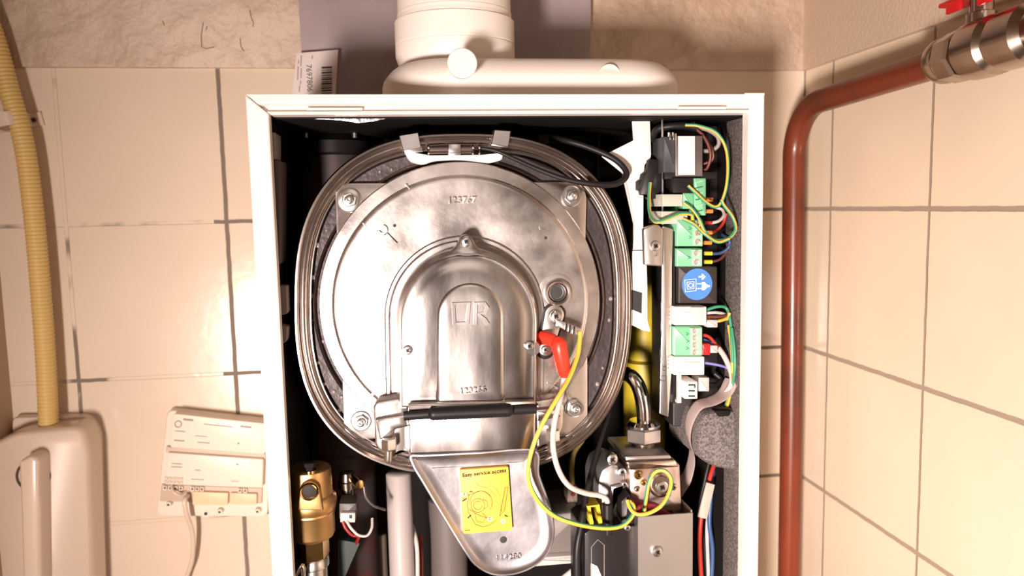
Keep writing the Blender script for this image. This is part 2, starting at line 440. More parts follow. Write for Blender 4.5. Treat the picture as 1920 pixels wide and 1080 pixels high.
# top front rail: flat band, hollow channel, then a bright lip
bm = bmesh.new()
zt = ZT+.0003
prof = [(YF, 0), (YF-.0002, -.0045), (YF+.0008, -.0062), (YF+.0055, -.0075), (YF+.0058, -.0108), (YF+.001, -.0112), (YF+.0005, -.0135), (YF+.012, -.0137), (YF+.012, 0)]
A = [bm.verts.new((XLo+.0006-z*1.12, y, zt+z)) for y, z in prof]; B = [bm.verts.new((XRo-.0003+z*.9, y, zt+z)) for y, z in prof]
for i in range(len(prof)): bm.faces.new((A[i], A[(i+1) % len(prof)], B[(i+1) % len(prof)], B[i]))
bm.faces.new(A); bm.faces.new(B); fin('top_rail', bm, WHITE, bc, 25)
pbox('rail_tab', 574, 201.5, 680, 206.5, YF+.0012, YF+.004, WHITE, bc, .0004, 2)
pbox('rail_tab', 1272, 199.5, 1362, 204.5, YF+.0012, YF+.004, WHITE, bc, .0004, 2)
pbox('corner_cap', 1397, 174, 1434, 178.5, YF, YF+.012, WHITE, bc, .0004, 1.5)
# linings
bm = bmesh.new(); bxm(bm, (XLo+.002, -.012, ZB), (XRo-.002, -.005, ZT-.002)); fin('back_lining', bm, DARK, bc)
bm = bmesh.new(); bxm(bm, (XLo+.0016, YF+.0105, ZB), (XLo+.012, -.012, ZT-.0145)); fin('side_lining', bm, DARK, bc)
bm = bmesh.new(); bxm(bm, (XRo-.0118, YF+.011, ZB), (XRo-.0016, YF+.042, ZT-.0145), .0025); fin('foam_lining', bm, FOAM, bc, label='grey speckled foam lining')
bm = bmesh.new(); bxm(bm, (XRo-.0112, YF+.042, ZB), (XRo-.0016, -.012, ZT-.0145)); fin('side_lining', bm, DARK, bc)  # rear of the foam side in black, its shade put into the colour
bm = bmesh.new(); bxm(bm, (XLo+.012, YF+.0122, ZT-.0145), (XRo-.003, -.012, ZT-.0016)); fin('top_lining', bm, DARK, bc)
# foil tape edges hanging under the rail
plate('foil_tape', [(508, 208), (756, 208), (748, 217), (700, 228), (672, 231), (640, 226), (600, 224), (530, 220)], YF+.014, YF+.016, FOILM, bc, .0003)
plate('foil_tape', [(1000, 209), (1186, 209), (1186, 216), (1130, 219), (1060, 216)], YF+.014, YF+.016, FOILM, bc, .0003)
pbox('spacer_pad', 499, 248, 516, 298, -.226, -.20, GREYP, bc, .0005, 3)
pbox('edge_strip', 505, 300, 525, 496, -.222, -.19, mat('taupe_strip', (.10, .075, .07), .6), bc, .0005, 4)
# sprung catch on the left side
bm = bmesh.new(); loft(bm, rpoly([(514, 536), (538, 536), (540, 588), (524, 592), (524, 610), (540, 614), (538, 640), (516, 652)], 4), -.222, [(0, -.21), (0, -.2213), (.0006, -.222)])
fin('side_catch', bm, GREYP, bc); pbox('catch_clip', 514, 544, 522, 650, -.2262, -.2222, WHITE, bc, .0006, 4)

# ================================================================== FLUE ADAPTER, FLUE PIPE, WALL SHEET, LABEL
fa = thing('flue_adapter', P(985, 176, -.12), 'long white plastic flue adapter box with rounded ends lying on top of the boiler', 'flue adapter')
x0, x1 = P(716, 130, -.15).x, P(1254, 130, -.15).x; yb, yf = -.045, -.217; zt = P(900, 106, yf+.01).z; zb = ZT+.0005
def rrect_xy(x0, x1, y0, y1, r, ins, z, bm, n=12):
    pts = []
    for cx, cy, a0 in ((x1-r, y1-r, 0), (x0+r, y1-r, 90), (x0+r, y0+r, 180), (x1-r, y0+r, 270)):
        for k in range(n+1):
            a = math.radians(a0+90*k/n); pts.append((cx+(r-ins)*math.cos(a), cy+(r-ins)*math.sin(a), z))
    return [bm.verts.new(p) for p in pts]
def stack(bm, rings):
    for a, b in zip(rings, rings[1:]):
        for i in range(len(a)): bm.faces.new((a[i], a[(i+1) % len(a)], b[(i+1) % len(a)], b[i]))
    bm.faces.new(rings[0]); bm.faces.new(rings[-1])
bm = bmesh.new(); H = zt-zb
stack(bm, [rrect_xy(x0, x1, yf, yb, .055, i, z, bm) for i, z in ((0, zb), (0, zb+H*.50), (.0012, zb+H*.62), (.004, zb+H*.74), (.0075, zb+H*.86), (.0125, zb+H*.97), (.016, zt))])
fin('adapter_body', bm, WPLAST, fa, 40)
c = P(867, 118, -.235)
lathe('test_cap', [(0, 0), (.0100, 0), (.0106, -.0006), (.0106, -.004), (.0085, -.005), (.0085, -.035), (0, -.035)], c, (0, -1, 0), WPLAST, fa, 36, label='round test point cap')
stroke('moulded_ring', [circ(1143, 140, 19, 18, 195, 350)], 1.6, -.2155, -.2105, WPLAST, fa)
fp = thing('flue_pipe', P(851, 100, -.14), 'white round flue pipe rising from the adapter on top of the boiler', 'flue pipe')
fx = (P(740, 60, -.14).x+P(963, 60, -.14).x)/2; fr = (P(963, 60, -.14).x-P(740, 60, -.14).x)/2
za, zb2, zc, zd = (P(850, y, -.14-fr*.9).z for y in (104, 68, 17, -40))
lathe('collar', [(fr*.93, zt-.001), (fr*.955, za), (fr, za+.006), (fr, zb2), (fr*.985, zb2+.0004), (fr*.985, zb2+.0012), (fr, zb2+.0016), (fr*1.0, zc-.001), (fr*.965, zc), (fr*.955, zc+.003), (fr*.80, zc+.003)], (fx, -.14, 0), (0, 0, 1), WPLAST, fp, 72)
lathe('pipe', [(fr*.955, zc+.003), (fr*.955, zc+.0055), (fr*.945, zc+.006), (fr*.945, .70)], (fx, -.14, 0), (0, 0, 1), WPLAST, fp, 72)
# plastic sheet hanging on the wall behind the flue
bm = bmesh.new(); a, b = P(563, 50, -.016), P(1106, 50, -.016)
nx, nz = 40, 24; g = []
for j in range(nz+1):
    z = ZT+.002 + (.28-ZT)*j/nz
    g.append([bm.verts.new((a.x+(b.x-a.x)*i/nx, -.014-.004*math.sin(i/nx*PI*2+z*18)-.003*math.sin(z*30), z)) for i in range(nx+1)])
for j in range(nz):
    for i in range(nx): bm.faces.new((g[j][i], g[j][i+1], g[j+1][i+1], g[j+1][i]))
bmesh.ops.solidify(bm, geom=bm.faces[:], thickness=-.0008)
tag(fin('plastic_sheet', bm, SHEETP, None, 60), 'pale lilac plastic sheet hanging on the wall behind the flue pipe', 'plastic sheet')
pl = thing('barcode_label', P(590, 140, -.03), 'crumpled white barcode label standing behind the top left of the boiler', 'label')
plate('paper', [(556, 100), (634, 93), (628, 200), (545, 200)], -.030, -.0292, PAPER, pl, 0)
bm = bmesh.new()
for yy, ww in [(127, 3.2), (132, 1.2), (136.5, 3), (141.5, 1.6), (145.5, 1.2), (149, 2.5), (153.5, 1.4), (157.5, 3.2), (162, 1.2), (165.5, 2), (170, 2.6), (175, 1.5), (179, 3)]:
    strokem(bm, [(603, yy), (622.5, yy-1)], ww, -.0304, -.0299)
fin('barcode', bm, INK, pl, 0)
text('lettering', '7697806 0', 580, 152, 9.5, -.0300, INK, pl, .0002, 90)
bm = bmesh.new()                                  # tiny unreadable print
for x_, y0_, y1_ in ((586, 104, 110), (565, 104, 124), (565, 128, 147), (564, 151, 158), (560, 112, 119), (559, 124, 150), (562, 160, 172)): strokem(bm, [(x_, y0_), (x_-1, y1_)], 1.8, -.0302, -.0299)
fin('small_print', bm, GINK, pl, 0)

# ================================================================== HOSE, CLAMP, SWITCH BOX, CONTROL MODULE
def hose(name, pts, r, pitch, m, parent=None):
    path = catmull(pts, 30); L = [0]
    for a, b in zip(path, path[1:]): L.append(L[-1]+(b-a).length)
    tot = L[-1]; n = int(tot/pitch*6); pp = []; j = 0
    for k in range(n+1):
        s = tot*k/n
        while j < len(L)-2 and L[j+1] < s: j += 1
        t = (s-L[j])/max(1e-9, L[j+1]-L[j]); pp.append(path[j].lerp(path[j+1], t))
    bm = bmesh.new(); sweep(bm, pp, r, 20, rfun=lambda t: r*(1-.085*(.5+.5*math.cos(t*tot/pitch*2*PI))**1.5))
    return fin(name, bm, m, parent, 80)
h = hose('corrugated_hose', ppath([(-60, -60, -.022), (-14, 60, -.022), (16, 165, -.022), (45, 270, -.022), (63, 400, -.022), (76, 540, -.022), (86, 680, -.022), (92, 812, -.024)]), .0089, .0036, HOSE)
tag(h, 'yellow-cream corrugated conduit hose running down the left wall', 'hose')
pc = thing('pipe_clamp', P(38, 232, 0), 'cream plastic saddle clamp holding the corrugated hose to the wall', 'clamp')
bm = bmesh.new(); pts = []
o = P(37, 231, 0); ax = (P(72, 226, 0)-P(0, 240, 0)).normalized(); dn = Vector((-ax.z, 0, ax.x))
sec = [(-.021, 0, .003), (-.0115, 0, .003)]+[(-.0112*math.cos(a), .014+.0112*math.sin(a), 0) for a in [PI*k/10 for k in range(11)]]
outer = [(-.0215, .0028), (-.0125, .0028), (-.0122, .016)]+[(-.0122*math.cos(a), .022+.0125*math.sin(a)) for a in [PI*k/10 for k in range(1, 10)]]+[(.0122, .016), (.0125, .0028), (.0215, .0028)]
inner = [(-.0215, .0), (-.0100, .0), (-.0100, .016)]+[(-.0100*math.cos(a), .022+.0103*math.sin(a)) for a in [PI*k/10 for k in range(1, 10)]]+[(.0100, .016), (.0100, .0), (.0215, .0)]
W2 = .0062
rows = []
for u, hgt in outer+inner[::-1]:
    rows.append([bm.verts.new(o+ax*u+Vector((0, -hgt, 0))+dn*s) for s in (-W2, W2)])
n = len(outer)
N = len(rows)
for i in range(N):
    a, b = rows[i], rows[(i+1) % N]; bm.faces.new((a[0], b[0], b[1], a[1]))
for s in (0, 1):
    for i in range(n-1): bm.faces.new((rows[i][s], rows[i+1][s], rows[N-2-i][s], rows[N-1-i][s]))
fin('strap', bm, BOXP, pc, 40)
screw('screw', 64, 225, -.003, 4, mat('dark_screw', (.12, .08, .06), .5, .5), pc); screw('screw', 4, 241, -.003, 4, MATS['dark_screw'], pc)

sb = thing('switch_box', P(80, 800, 0), 'cream surface mounted junction box at lower left with the corrugated hose entering its top', 'junction box')
bm = bmesh.new(); loft(bm, rpoly([(22, 782), (166, 780), (185, 812), (195, 1200), (22, 1200)], [12, 16, 14, 4, 4]), -.012, [(0, 0), (0, -.010), (.001, -.012)]); fin('back_plate', bm, BOXP, sb)
bm = bmesh.new(); loft(bm, rpoly([(-30, 840), (28, 812), (152, 800), (164, 850), (176, 1200), (-30, 1200)], [2, 16, 22, 10, 4, 4]), -.045, [(0, -.011), (-.0004, -.036), (.001, -.0425), (.004, -.045)]); fin('housing', bm, BOXP, sb, 45)
c = P(63, 892, -.045)
lathe('outlet_ring', [(.0150, -.002), (.0152, .001), (.0140, .0022), (.0130, .001), (.0128, -.002)], c, (0, -1, 0), mat('dark_ring', (.10, .07, .06), .4), sb, 40)
bm = bmesh.new(); lathem(bm, [(0.0148, -.001), (.0125, .0005), (0, .0005)], c, (0, -1, 0), 40); fin('outlet_face', bm, BOXP, sb)
bm = bmesh.new(); loft(bm, rpoly([(34, 866), (58, 854), (72, 862), (74, 940), (78, 1200), (44, 1200), (38, 960)], [6, 8, 8, 4, 2, 2, 4]), -.068, [(0, -.045), (0, -.064), (.001, -.067), (.003, -.068)])
tag(fin('cable_plug', bm, BOXP, None, 45), 'cream plug with thick lead plugged into the front of the junction box', 'plug')
lathe('wall_knob', [(.0, .03), (.012, .028), (.014, .02), (.014, 0)], P(-8, 905, 0), (0, -1, 0), BPLAST, sb, 28)

# control module screwed on the wall, slightly turned
cm = thing('wiring_centre', P(400, 870, 0), 'cream wiring control module with open terminal covers, mounted askew on tiles left of the boiler', 'control module')
def q4(u, v):  # module-local 0..1 -> photo point
    TLp, TRp, BRp, BLp = Vector((313, 768)), Vector((500, 789)), Vector((494, 970)), Vector((292, 968))
    a = TLp.lerp(TRp, u); b = BLp.lerp(BRp, u); r = a.lerp(b, v); return (r.x, r.y)
def mplate(name, u0, v0, u1, v1, Yf, Yb, m, r=3, bev=.0006, label=None):
    return plate(name, rpoly([q4(u0, v0), q4(u1, v0), q4(u1, v1), q4(u0, v1)], r), Yf, Yb, m, cm, bev, 35, label)
mplate('back_shell', 0, 0, 1.04, 1, -.012, 0, CREAMP, 14, .002)
mplate('upper_cover', .06, .03, 1.0, .35, -.022, -.0118, CREAMP, 8, .001)
mplate('seam_bar', .03, .345, 1.0, .40, -.0165, -.0118, CREAMD, 1)
mplate('lower_cover', .05, .40, .98, .70, -.021, -.0118, CREAMP, 3, .001)
mplate('terminal_well', .02, .70, .98, .86, -.0145, -.0118, mat('tan_well', (.55, .42, .32), .5), 2)
mplate('strip_cover', .33, .76, .66, .885, -.0185, -.0146, mat('pale_yellow_strip', (.75, .56, .36), .45), 2)
mplate('strip_cover', .68, .76, .93, .875, -.0185, -.0146, MATS['pale_yellow_strip'], 2)
for i, u in enumerate((.04, .09, .14, .19, .30, .345, .39, .75, .80)):
    mplate('terminal', u, .715, u+.036, .755, -.0175, -.0146, CREAMP, 1, .0003)
    mplate('terminal_hole', u+.008, .722, u+.028, .745, -.0178, -.0174, mat('brown_hole', (.14, .08, .06), .6), 1, 0)
for j in range(2):
    for i in range(5): mplate('rocker', .045+.036*i, .63+.035*j, .045+.036*i+.03, .655+.035*j, -.0222, -.0208, CREAMD, 1, .0003)
stroke('emblem', [circ(*q4(.125, .125), 6, 20)+[circ(*q4(.125, .125), 6, 20)[0]]], 2, -.0224, -.0218, GINK, cm)
bm = bmesh.new()
for (u0, v0, u1, wd) in [(.17, .075, .27, 3.5), (.74, .085, .85, 3), (.38, .10, .66, 1.5), (.10, .19, .2, 1.5), (.1, .28, .2, 2), (.33, .28, .45, 1.5), (.30, .22, .42, 1.2), (.72, .26, .74, 3)]:
    strokem(bm, [q4(u0, v0), q4(u1, v0)], wd, -.0224, -.0219)
for (u0, v0, u1, wd) in [(.10, .50, .2, 1.5), (.10, .53, .2, 1.5), (.33, .55, .38, 1.5), (.72, .47, .74, 3), (.3, .64, .42, 1.2), (.68, .64, .75, 1.2)]:
    strokem(bm, [q4(u0, v0), q4(u1, v0)], wd, -.0214, -.0209)
fin('lettering', bm, GINK, cm, 0)
for u, v in ((.12, .87), (.60, .93), (.95, .92)):
    x, y = q4(u, v); screw('screw_post', x, y, -.012, 5.5, CREAMP, cm, .006)
lathe('screw_hole', [(.0032, 0), (.0032, .0008), (.0018, .0008), (.0016, -.0004), (0, -.0004)], P(386, 963, -.0121), (0, -1, 0), CREAMP, cm, 20)
lathe('hole_core', [(.0017, 0), (0, .0001)], P(386, 963, -.0131), (0, -1, 0), INK, cm, 16)
tag(tube('module_cable', ppath([(352, 930, -.018), (346, 938, -.027), (350, 965, -.026), (361, 1000, -.018), (360, 1050, -.014), (345, 1100, -.012), (330, 1200, -.012)]), .0023, BOXP), 'thin cream cable hanging down from the wiring control module', 'cable')
tag(tube('module_cable', ppath([(322, 905, -.015), (324, 920, -.022), (336, 928, -.022), (348, 922, -.015)]), .0013, BOXP), 'short cream jumper wire curling under the module terminals', 'cable')

# ================================================================== COPPER PIPE AND VALVE
YPp = -.045
vert = [(1476, 1250, YPp), (1480, 1080, YPp), (1484, 800, YPp), (1487, 560, YPp), (1489, 380, YPp)]
def lerp3(a, b, t): return tuple(a[i]+(b[i]-a[i])*t for i in range(3))
# the pipe turns towards the room along the right wall
pA = P(1489, 300, YPp); rp = .0113
Xp = pA.x; q1, q2 = PX(1600, 169, Xp), PX(1750, 121, Xp); dr_ = (q2-q1).normalized(); R_ = .050
ztop = q1.z; cosd = -dr_.y
th = math.acos(max(-1, min(1, cosd)))             # the run rises slightly towards the room
base = Vector((Xp, YPp, 0)); turn = PI/2-th
# start of the bend so that the run passes through q1
def arcpt(zs, a): return Vector((Xp, YPp-R_+R_*math.cos(a), zs+R_*math.sin(a)))
e0 = arcpt(0, turn); t_ = (q1.y-e0.y)/dr_.y; zs = q1.z-dr_.z*t_-e0.z
arc = [arcpt(zs, turn*k/14) for k in range(15)]
end = arc[-1]+dr_*(((-.36)-arc[-1].y)/dr_.y)
pipe = [Vector((P(1476, 1250, YPp).x, YPp, -.62)), Vector((P(1484, 800, YPp).x, YPp, P(1484, 800, YPp).z))] + arc + [end]
bm = bmesh.new(); pts = []
for a, b in zip(pipe, pipe[1:]):
    nseg = max(1, int((b-a).length/.01))
    pts += [a.lerp(b, k/nseg) for k in range(nseg)]
pts.append(pipe[-1]); sweep(bm, pts, rp, 28)
tag(fin('copper_pipe', bm, COPPER, None, 60), 'reddish brown painted copper pipe rising in the corner and bending towards the room', 'pipe')
q0 = q1+dr_*((PX(1764, 117, Xp)-q1).dot(dr_)); upv = Vector((1, 0, 0)).cross(dr_); upv = upv if upv.z > 0 else -upv
bv = thing('ball_valve', q0+dr_*.03, 'nickel plated ball valve with red lever on the end of the copper pipe, upper right', 'valve')
lathe('compression_nut', [(rp+.0003, -.002), (.0155, -.001), (.0165, .002), (.0168, .006), (.0155, .0085)], q0, dr_, NICKEL, bv, 40)
lathe('compression_nut', [(.0150, .009), (.0180, .011), (.0184, .024), (.0172, .027)], q0, dr_, NICKEL, bv, 8, 20, ph=.2)
lathe('valve_body', [(.0140, .008), (.0140, .027), (.0165, .031), (.0200, .034), (.0205, .045), (.0200, .055), (.0165, .058), (.0165, .062), (.0195, .064), (.0195, .085), (.015, .09)], q0, dr_, NICKEL, bv, 48)
so = q0+dr_*.040+upv*.017
lathe('valve_stem', [(.0095, 0), (.0095, .007), (.0075, .008), (.0075, .016), (0, .016)], so, upv, NICKEL, bv, 28)
bm = bmesh.new(); bxm(bm, (-.012, .012, .0350), (.008, .075, .0382), .0012); bxm(bm, (-.012, .020, .0285), (-.0095, .034, .037), .0006); bxm(bm, (-.012, .050, .026), (-.0095, .062, .037), .0006)
M3 = Matrix((Vector((1, 0, 0)), dr_, upv)).transposed().to_4x4(); M3.translation = q0
bmesh.ops.transform(bm, matrix=M3, verts=bm.verts[:])
fin('lever', bm, mat('red_lever', (.55, .008, .012), .35), bv)

# ================================================================== HEAT EXCHANGER
YR = -.215
hx = thing('heat_exchanger', P(868, 568, -.12), 'rounded black heat exchanger held by a ribbed stainless clamp ring, filling the cabinet', 'heat exchanger')
def superell(cx, cy, a, b, n=2.2, N=120, b2=None):
    out = []
    for k in range(N):
        t = 2*PI*k/N; c, s_ = math.cos(t), math.sin(t)
        out.append((cx+a*math.copysign(abs(c)**(2/n), c), cy+((b2 or b) if s_ > 0 else b)*math.copysign(abs(s_)**(2/n), s_)))
    return out
RO = superell(868, 568, 320, 321, 2.56, b2=326)
bm = bmesh.new(); loft(bm, RO, YR, [(.004, -.19), (.004, -.162), (.02, -.148)]); fin('exchanger_body', bm, DARK, hx, 40)
bm = bmesh.new()
loft(bm, RO, YR, [(a*.76, b) for a, b in [(0, -.192), (0, -.207), (.0006, -.212), (.0022, -.2148), (.0040, -.2148), (.0052, -.212), (.0056, -.209), (.0066, -.2085), (.0074, -.2110), (.0086, -.2122), (.0098, -.2112), (.0104, -.2085), (.0112, -.208), (.0120, -.2102), (.0130, -.2108), (.0140, -.2098), (.0146, -.2075), (.0152, -.2070), (.0158, -.2086), (.0166, -.2086), (.0172, -.206), (.0172, -.192)]], closed=True)
fin('clamp_ring', bm, STEEL, hx, 60)
bm = bmesh.new(); loft(bm, RO, YR, [(.0130, -.193), (.0130, -.202), (.0142, -.2035), (.020, -.2030)]); fin('front_plate', bm, DPLATE, hx, 50)
bm = bmesh.new(); cD = P(868, 572, -.206); s0 = S(-.206)
lathem(bm, [(274*s0, .0), (274*s0, .004), (271*s0, .0052), (268*s0, .004), (266*s0, .0)], cD+Vector((0, .0045, 0)), (0, -1, 0), 96); fin('gasket_rim', bm, mat('dark_steel', (.20, .16, .15), .3, 1), hx)
for q, q2 in (([(748, 254), (784, 248), (790, 277), (756, 283)], [(757, 281), (791, 275), (793, 284), (760, 288)]), ([(927, 243), (958, 245), (953, 276), (921, 270)], [(922, 268), (953, 274), (953, 277), (921, 273)])):
    bm = bmesh.new(); loft(bm, q, -.2195, [(0, -.205), (0, -.2189), (.0005, -.2195)]); cl = fin('clamp_clip', bm, ZINC, hx)
    fold = plate('clip_lip', q2, -.2165, -.208, ZINC, cl, .0004)
bm = bmesh.new(); loft(bm, rpoly([(757, 283), (806, 291), (905, 290), (944, 286), (941, 300), (918, 306), (860, 299), (812, 302), (792, 310), (768, 303)], [5, 3, 3, 6, 5, 5, 20, 10, 10, 8]), -.2128, [(0, -.2035), (0, -.2124), (.0004, -.2128)])
bp_ = fin('hinge_plate', bm, mat('white_zinc_plate', (.85, .80, .76), .45, .3), hx)
c1, c2 = P(803, 281, -.2155), P(884, 280, -.2155)
lathe('hinge_rod', [(0, 0), (.0030, 0), (.0030, (c2-c1).length), (0, (c2-c1).length)], c1, c2-c1, mat('dark_rod', (.16, .12, .11), .3, .8), hx, 20)
pbox('rod_clip', 841, 270, 864, 291, -.2198, -.2125, ZINC, hx, .0004); pbox('rod_clip', 843, 286, 862, 289, -.2206, -.2196, ZINC, hx, .0002)
for px in (801, 884, 896): lathe('rod_ring', [(.0026, 0), (.0037, .0003), (.0037, .0014), (.0026, .0016)], P(px, 280, -.2155), c2-c1, CHROME, hx, 20)
# drops of water on the dark plate
bm = bmesh.new()
DROPS = [(618, 340), (630, 362), (598, 372), (712, 322), (734, 318), (726, 336), (705, 302), (612, 432), (596, 460), (602, 488), (622, 470), (588, 520), (614, 520), (600, 560), (590, 600), (606, 640), (598, 680), (625, 705), (630, 712), (610, 720), (640, 745), (622, 760), (600, 500), (585, 555), (660, 320), (680, 312), (1142, 600), (1150, 640), (1130, 690), (1120, 720), (1145, 560), (626, 735), (636, 770)]
for i, (px, py) in enumerate(DROPS):
    cc = P(px, py, -.2036); r = .0009+.0009*random.random()
    g = bmesh.ops.create_icosphere(bm, subdivisions=2, radius=r); bmesh.ops.transform(bm, verts=g['verts'], matrix=Matrix.Translation(cc) @ Matrix.Diagonal((1, .45, 1+random.random()*.5, 1)))
dr = fin('water_drops', bm, mat('water_drop', (.25, .2, .2), .05, 0, spec=.8), hx, 80); dr['kind'] = 'stuff'

# ================================================================== BURNER DOOR
bd = thing('burner_door', P(868, 572, -.19), 'square cast aluminium burner door with big round disc bolted at its four corners', 'burner door')
plate('mounting_plate', rpoly([(627, 343), (1101, 341), (1098, 460), (1102, 690), (1102, 818), (645, 824), (641, 700), (632, 480)], [34, 36, 5, 5, 34, 34, 5, 5], 8), -.2085, -.2025, CAST, bd, .0008)
cD = P(868, 570, -.2105); s0 = S(-.2105)
lathe('door_disc', [(0, -.006), (263*s0, -.006), (263*s0, -.0008), (261*s0, 0), (240*s0, .0006), (238*s0, .0016), (235*s0, .0024), (229*s0, .0026), (150*s0, .0016), (0, .0016)], cD, (0, -1, 0), CAST, bd, 128, 30)
for px, py, rr, wz in ((655, 375, 8, 22), (1071, 368, 8, 20), (677, 789, 8, 19), (1077, 764, 8, 19)):
    screw('corner_bolt', px, py, -.2088, rr, ZINC, bd, .0045, wz, 13.5, cross=False)
def arch(cx, cy, r, yb, x_bot=0, n=36, peak=0):
    pts = []
    for k in range(n+1):
        a = PI+PI*k/n; pts.append((cx+r*math.cos(a), cy+r*math.sin(a)*1.0))
    return [(cx-r+x_bot, yb)]+pts+[(cx+r-x_bot, yb)]
yD = -.2128
bm = bmesh.new(); loft(bm, arch(871, 592, 150, 762, 3), yD, [(0, -.211), (0, -.2138), (.0008, -.2146), (.0030, -.2146), (.0045, -.2132), (.006, -.2132)], capf=True); fin('arch_flange', bm, CAST, bd, 30)
bm = bmesh.new(); loft(bm, arch(873, 596, 133, 762, 2), -.2135, [(0, -.2125), (.0006, -.222), (.0022, -.2285), (.0030, -.2305), (.0034, -.2322), (.0046, -.2326), (.0052, -.2318), (.0075, -.2316), (.012, -.2330), (.018, -.2338), (.027, -.2341)], capf=True)
cv = fin('arch_cover', bm, CASTP, bd, 28)
bm = bmesh.new(); loft(bm, arch(882, 593, 63, 757, 0), -.2345, [(-.0006, -.2334), (.0004, -.2341), (.0014, -.2347), (.003, -.2351), (.010, -.2352)]); fin('raised_arch', bm, CASTP, cv, 60)
plate('screw_lug', rpoly([(835, 482), (858, 462), (866, 441), (883, 441), (893, 462), (916, 482)], [8, 10, 8, 8, 10, 8]), -.2322, -.214, CASTP, cv, .001)
for px, py in ((764, 655), (993, 647)):
    lathe('screw_lug', [(0, 0), (15*S(-.232), 0), (15*S(-.232), .014), (13*S(-.232), .0155), (0, .0155)], P(px, py, -.217), (0, -1, 0), CASTP, cv, 28)
for px, py in ((874, 453), (765, 656), (992, 648)): screw('cover_screw', px, py, -.2325, 9, ZINC, bd, .0032, 0)
# cast marks
YM = -.2366
stroke('logo_mark', [[(850, 570), (880, 569), (876, 606), (852, 607), (850, 570)]], 7, YM, -.2345, CASTP, cv)
stroke('logo_mark', [[(891, 609), (892, 569), (909, 570), (914, 577), (909, 587), (897, 589), (909, 600), (915, 609)]], 7, YM, -.2345, CASTP, cv)
text('cast_number', '123266', 886, 733, 11, YM, CASTP, cv, .0008, -2, 1.1, .015)
text('cast_number', '123767', 866, 376, 12, -.2140, CAST, bd, .0012, 0, 1.05)
def wrench(cx, cy, ang, L, m, parent, Y, w=8):
    a = math.radians(ang); d = Vector((math.cos(a), math.sin(a))); n = Vector((-d.y, d.x)); o = Vector((cx, cy))
    lines = [[tuple(o+d*9), tuple(o+d*L)]]
    jaw = []
    for k in range(15):
        t = math.radians(55+250*k/14); jaw.append(tuple(o-d*math.cos(t)*7.5+n*math.sin(t)*7.5))
    bm = bmesh.new(); strokem(bm, lines[0], w*.85, Y, -.211); strokem(bm, jaw, w*.8, Y, -.211); return fin('wrench_mark', bm, m, parent, 0)
wrench(716, 432, 46, 37, CAST, bd, -.2148); wrench(1020, 425, 130, 32, CAST, bd, -.2132, 5)
wrench(712, 728, 140, 30, CAST, bd, -.2132, 6); wrench(1052, 728, 50, 26, CAST, bd, -.2132, 4)
bm = bmesh.new()
for px, py in ((740, 423), (1023, 446), (1092, 543), (700, 718)): lathem(bm, [(.0012, 0), (.0012, .0006), (0, .0006)], P(px, py, -.2122), (0, -1, 0), 14)
fin('dowel_dots', bm, INK, bd)
stroke('disc_rib', [[(676, 711), (728, 711)], [(1026, 718), (1062, 735)], [(760, 345), (768, 355)], [(680, 418), (688, 428)]], 2, -.2138, -.211, CAST, bd)
# inspection port
s1 = S(-.214)
lathe('inspection_port', [(36*s1, 0), (36*s1, .0009), (30*s1, .0012), (26*s1, .0012), (25*s1, .0048), (22*s1, .0056), (19*s1, .0048), (17*s1, .001), (13*s1, .0006)], P(1044, 548, -.2122), (0, -1, 0), CAST, bd, 48)
lathe('port_seat', [(13*s1, .0006), (16*s1, .003), (14.5*s1, .0034), (12*s1, .001), (0, .0006)], P(1044, 548, -.2126), (0, -1, 0), ZINC, bd, 40)
lathe('port_hole', [(11.5*s1, 0), (0, .0002)], P(1044, 548, -.2136), (0, -1, 0), INK, bd, 30)

# ================================================================== GAS-AIR DUCT
gd = thing('gas_air_duct', P(900, 1080, -.20), 'funnel shaped cast aluminium gas-air duct under the burner door with yellow sticker', 'duct')
plate('inlet_flange', rpoly([(766, 757), (1004, 751), (1005, 843), (768, 853)], 7), -.2365, -.206, CASTP, gd, .0014)
plate('flange_ledge', rpoly([(765, 757), (1004, 751), (1004, 772), (766, 778)], 2), -.2385, -.236, CASTP, gd, .001)
plate('flange_ear', rpoly([(700, 764), (706, 753), (756, 745), (768, 760), (770, 852), (748, 850), (742, 862), (715, 850), (704, 838)], [3, 6, 6, 3, 3, 6, 8, 10, 12]), -.2285, -.206, CASTP, gd, .0025)
plate('flange_ear', rpoly([(1003, 752), (1050, 744), (1058, 758), (1058, 800), (1040, 838), (1022, 834), (1004, 845)], [3, 6, 6, 12, 8, 6, 3]), -.2285, -.206, CASTP, gd, .0025)
plate('ear_front', rpoly([(703, 786), (764, 776), (768, 800), (740, 806), (735, 822), (712, 826)], 5), -.2335, -.2275, CASTP, gd, .002)
plate('ear_front', rpoly([(1004, 768), (1052, 764), (1054, 782), (1006, 792)], 4), -.2335, -.2275, CASTP, gd, .002)
for px, py in ((729, 822), (1036, 806)):
    c = P(px, py, -.236); k = S(-.236)
    lathe('clamp_nut', [(14*k, 0), (15*k, -.002), (15*k, -.0075), (13*k, -.0085)], c, (0, 0, 1), ZINC, gd, 6, 20, ph=.4)
    lathe('clamp_stud', [(8*k, 0), (8*k, -.016), (6.5*k, -.0175), (0, -.0175)], c, (.06, 0, 1), ZINC, gd, 20)
DU = catmull([Vector(p) for p in ((768, 853), (800, 851), (900, 846), (1003, 842), (1013, 890), (1027, 930), (1038, 970), (1040, 1008), (1028, 1040), (1003, 1064), (965, 1079), (925, 1080), (893, 1064), (870, 1036), (826, 965), (790, 905), (772, 875))], 5, closed=True)
DU = [(p.x, p.y) for p in DU]
bm = bmesh.new(); loft(bm, DU, -.236, [(.006, -.16), (0, -.212), (0, -.2345), (.0008, -.2362), (.0020, -.2362), (.0032, -.2345), (.0060, -.2328), (.012, -.2325)], capf=True)
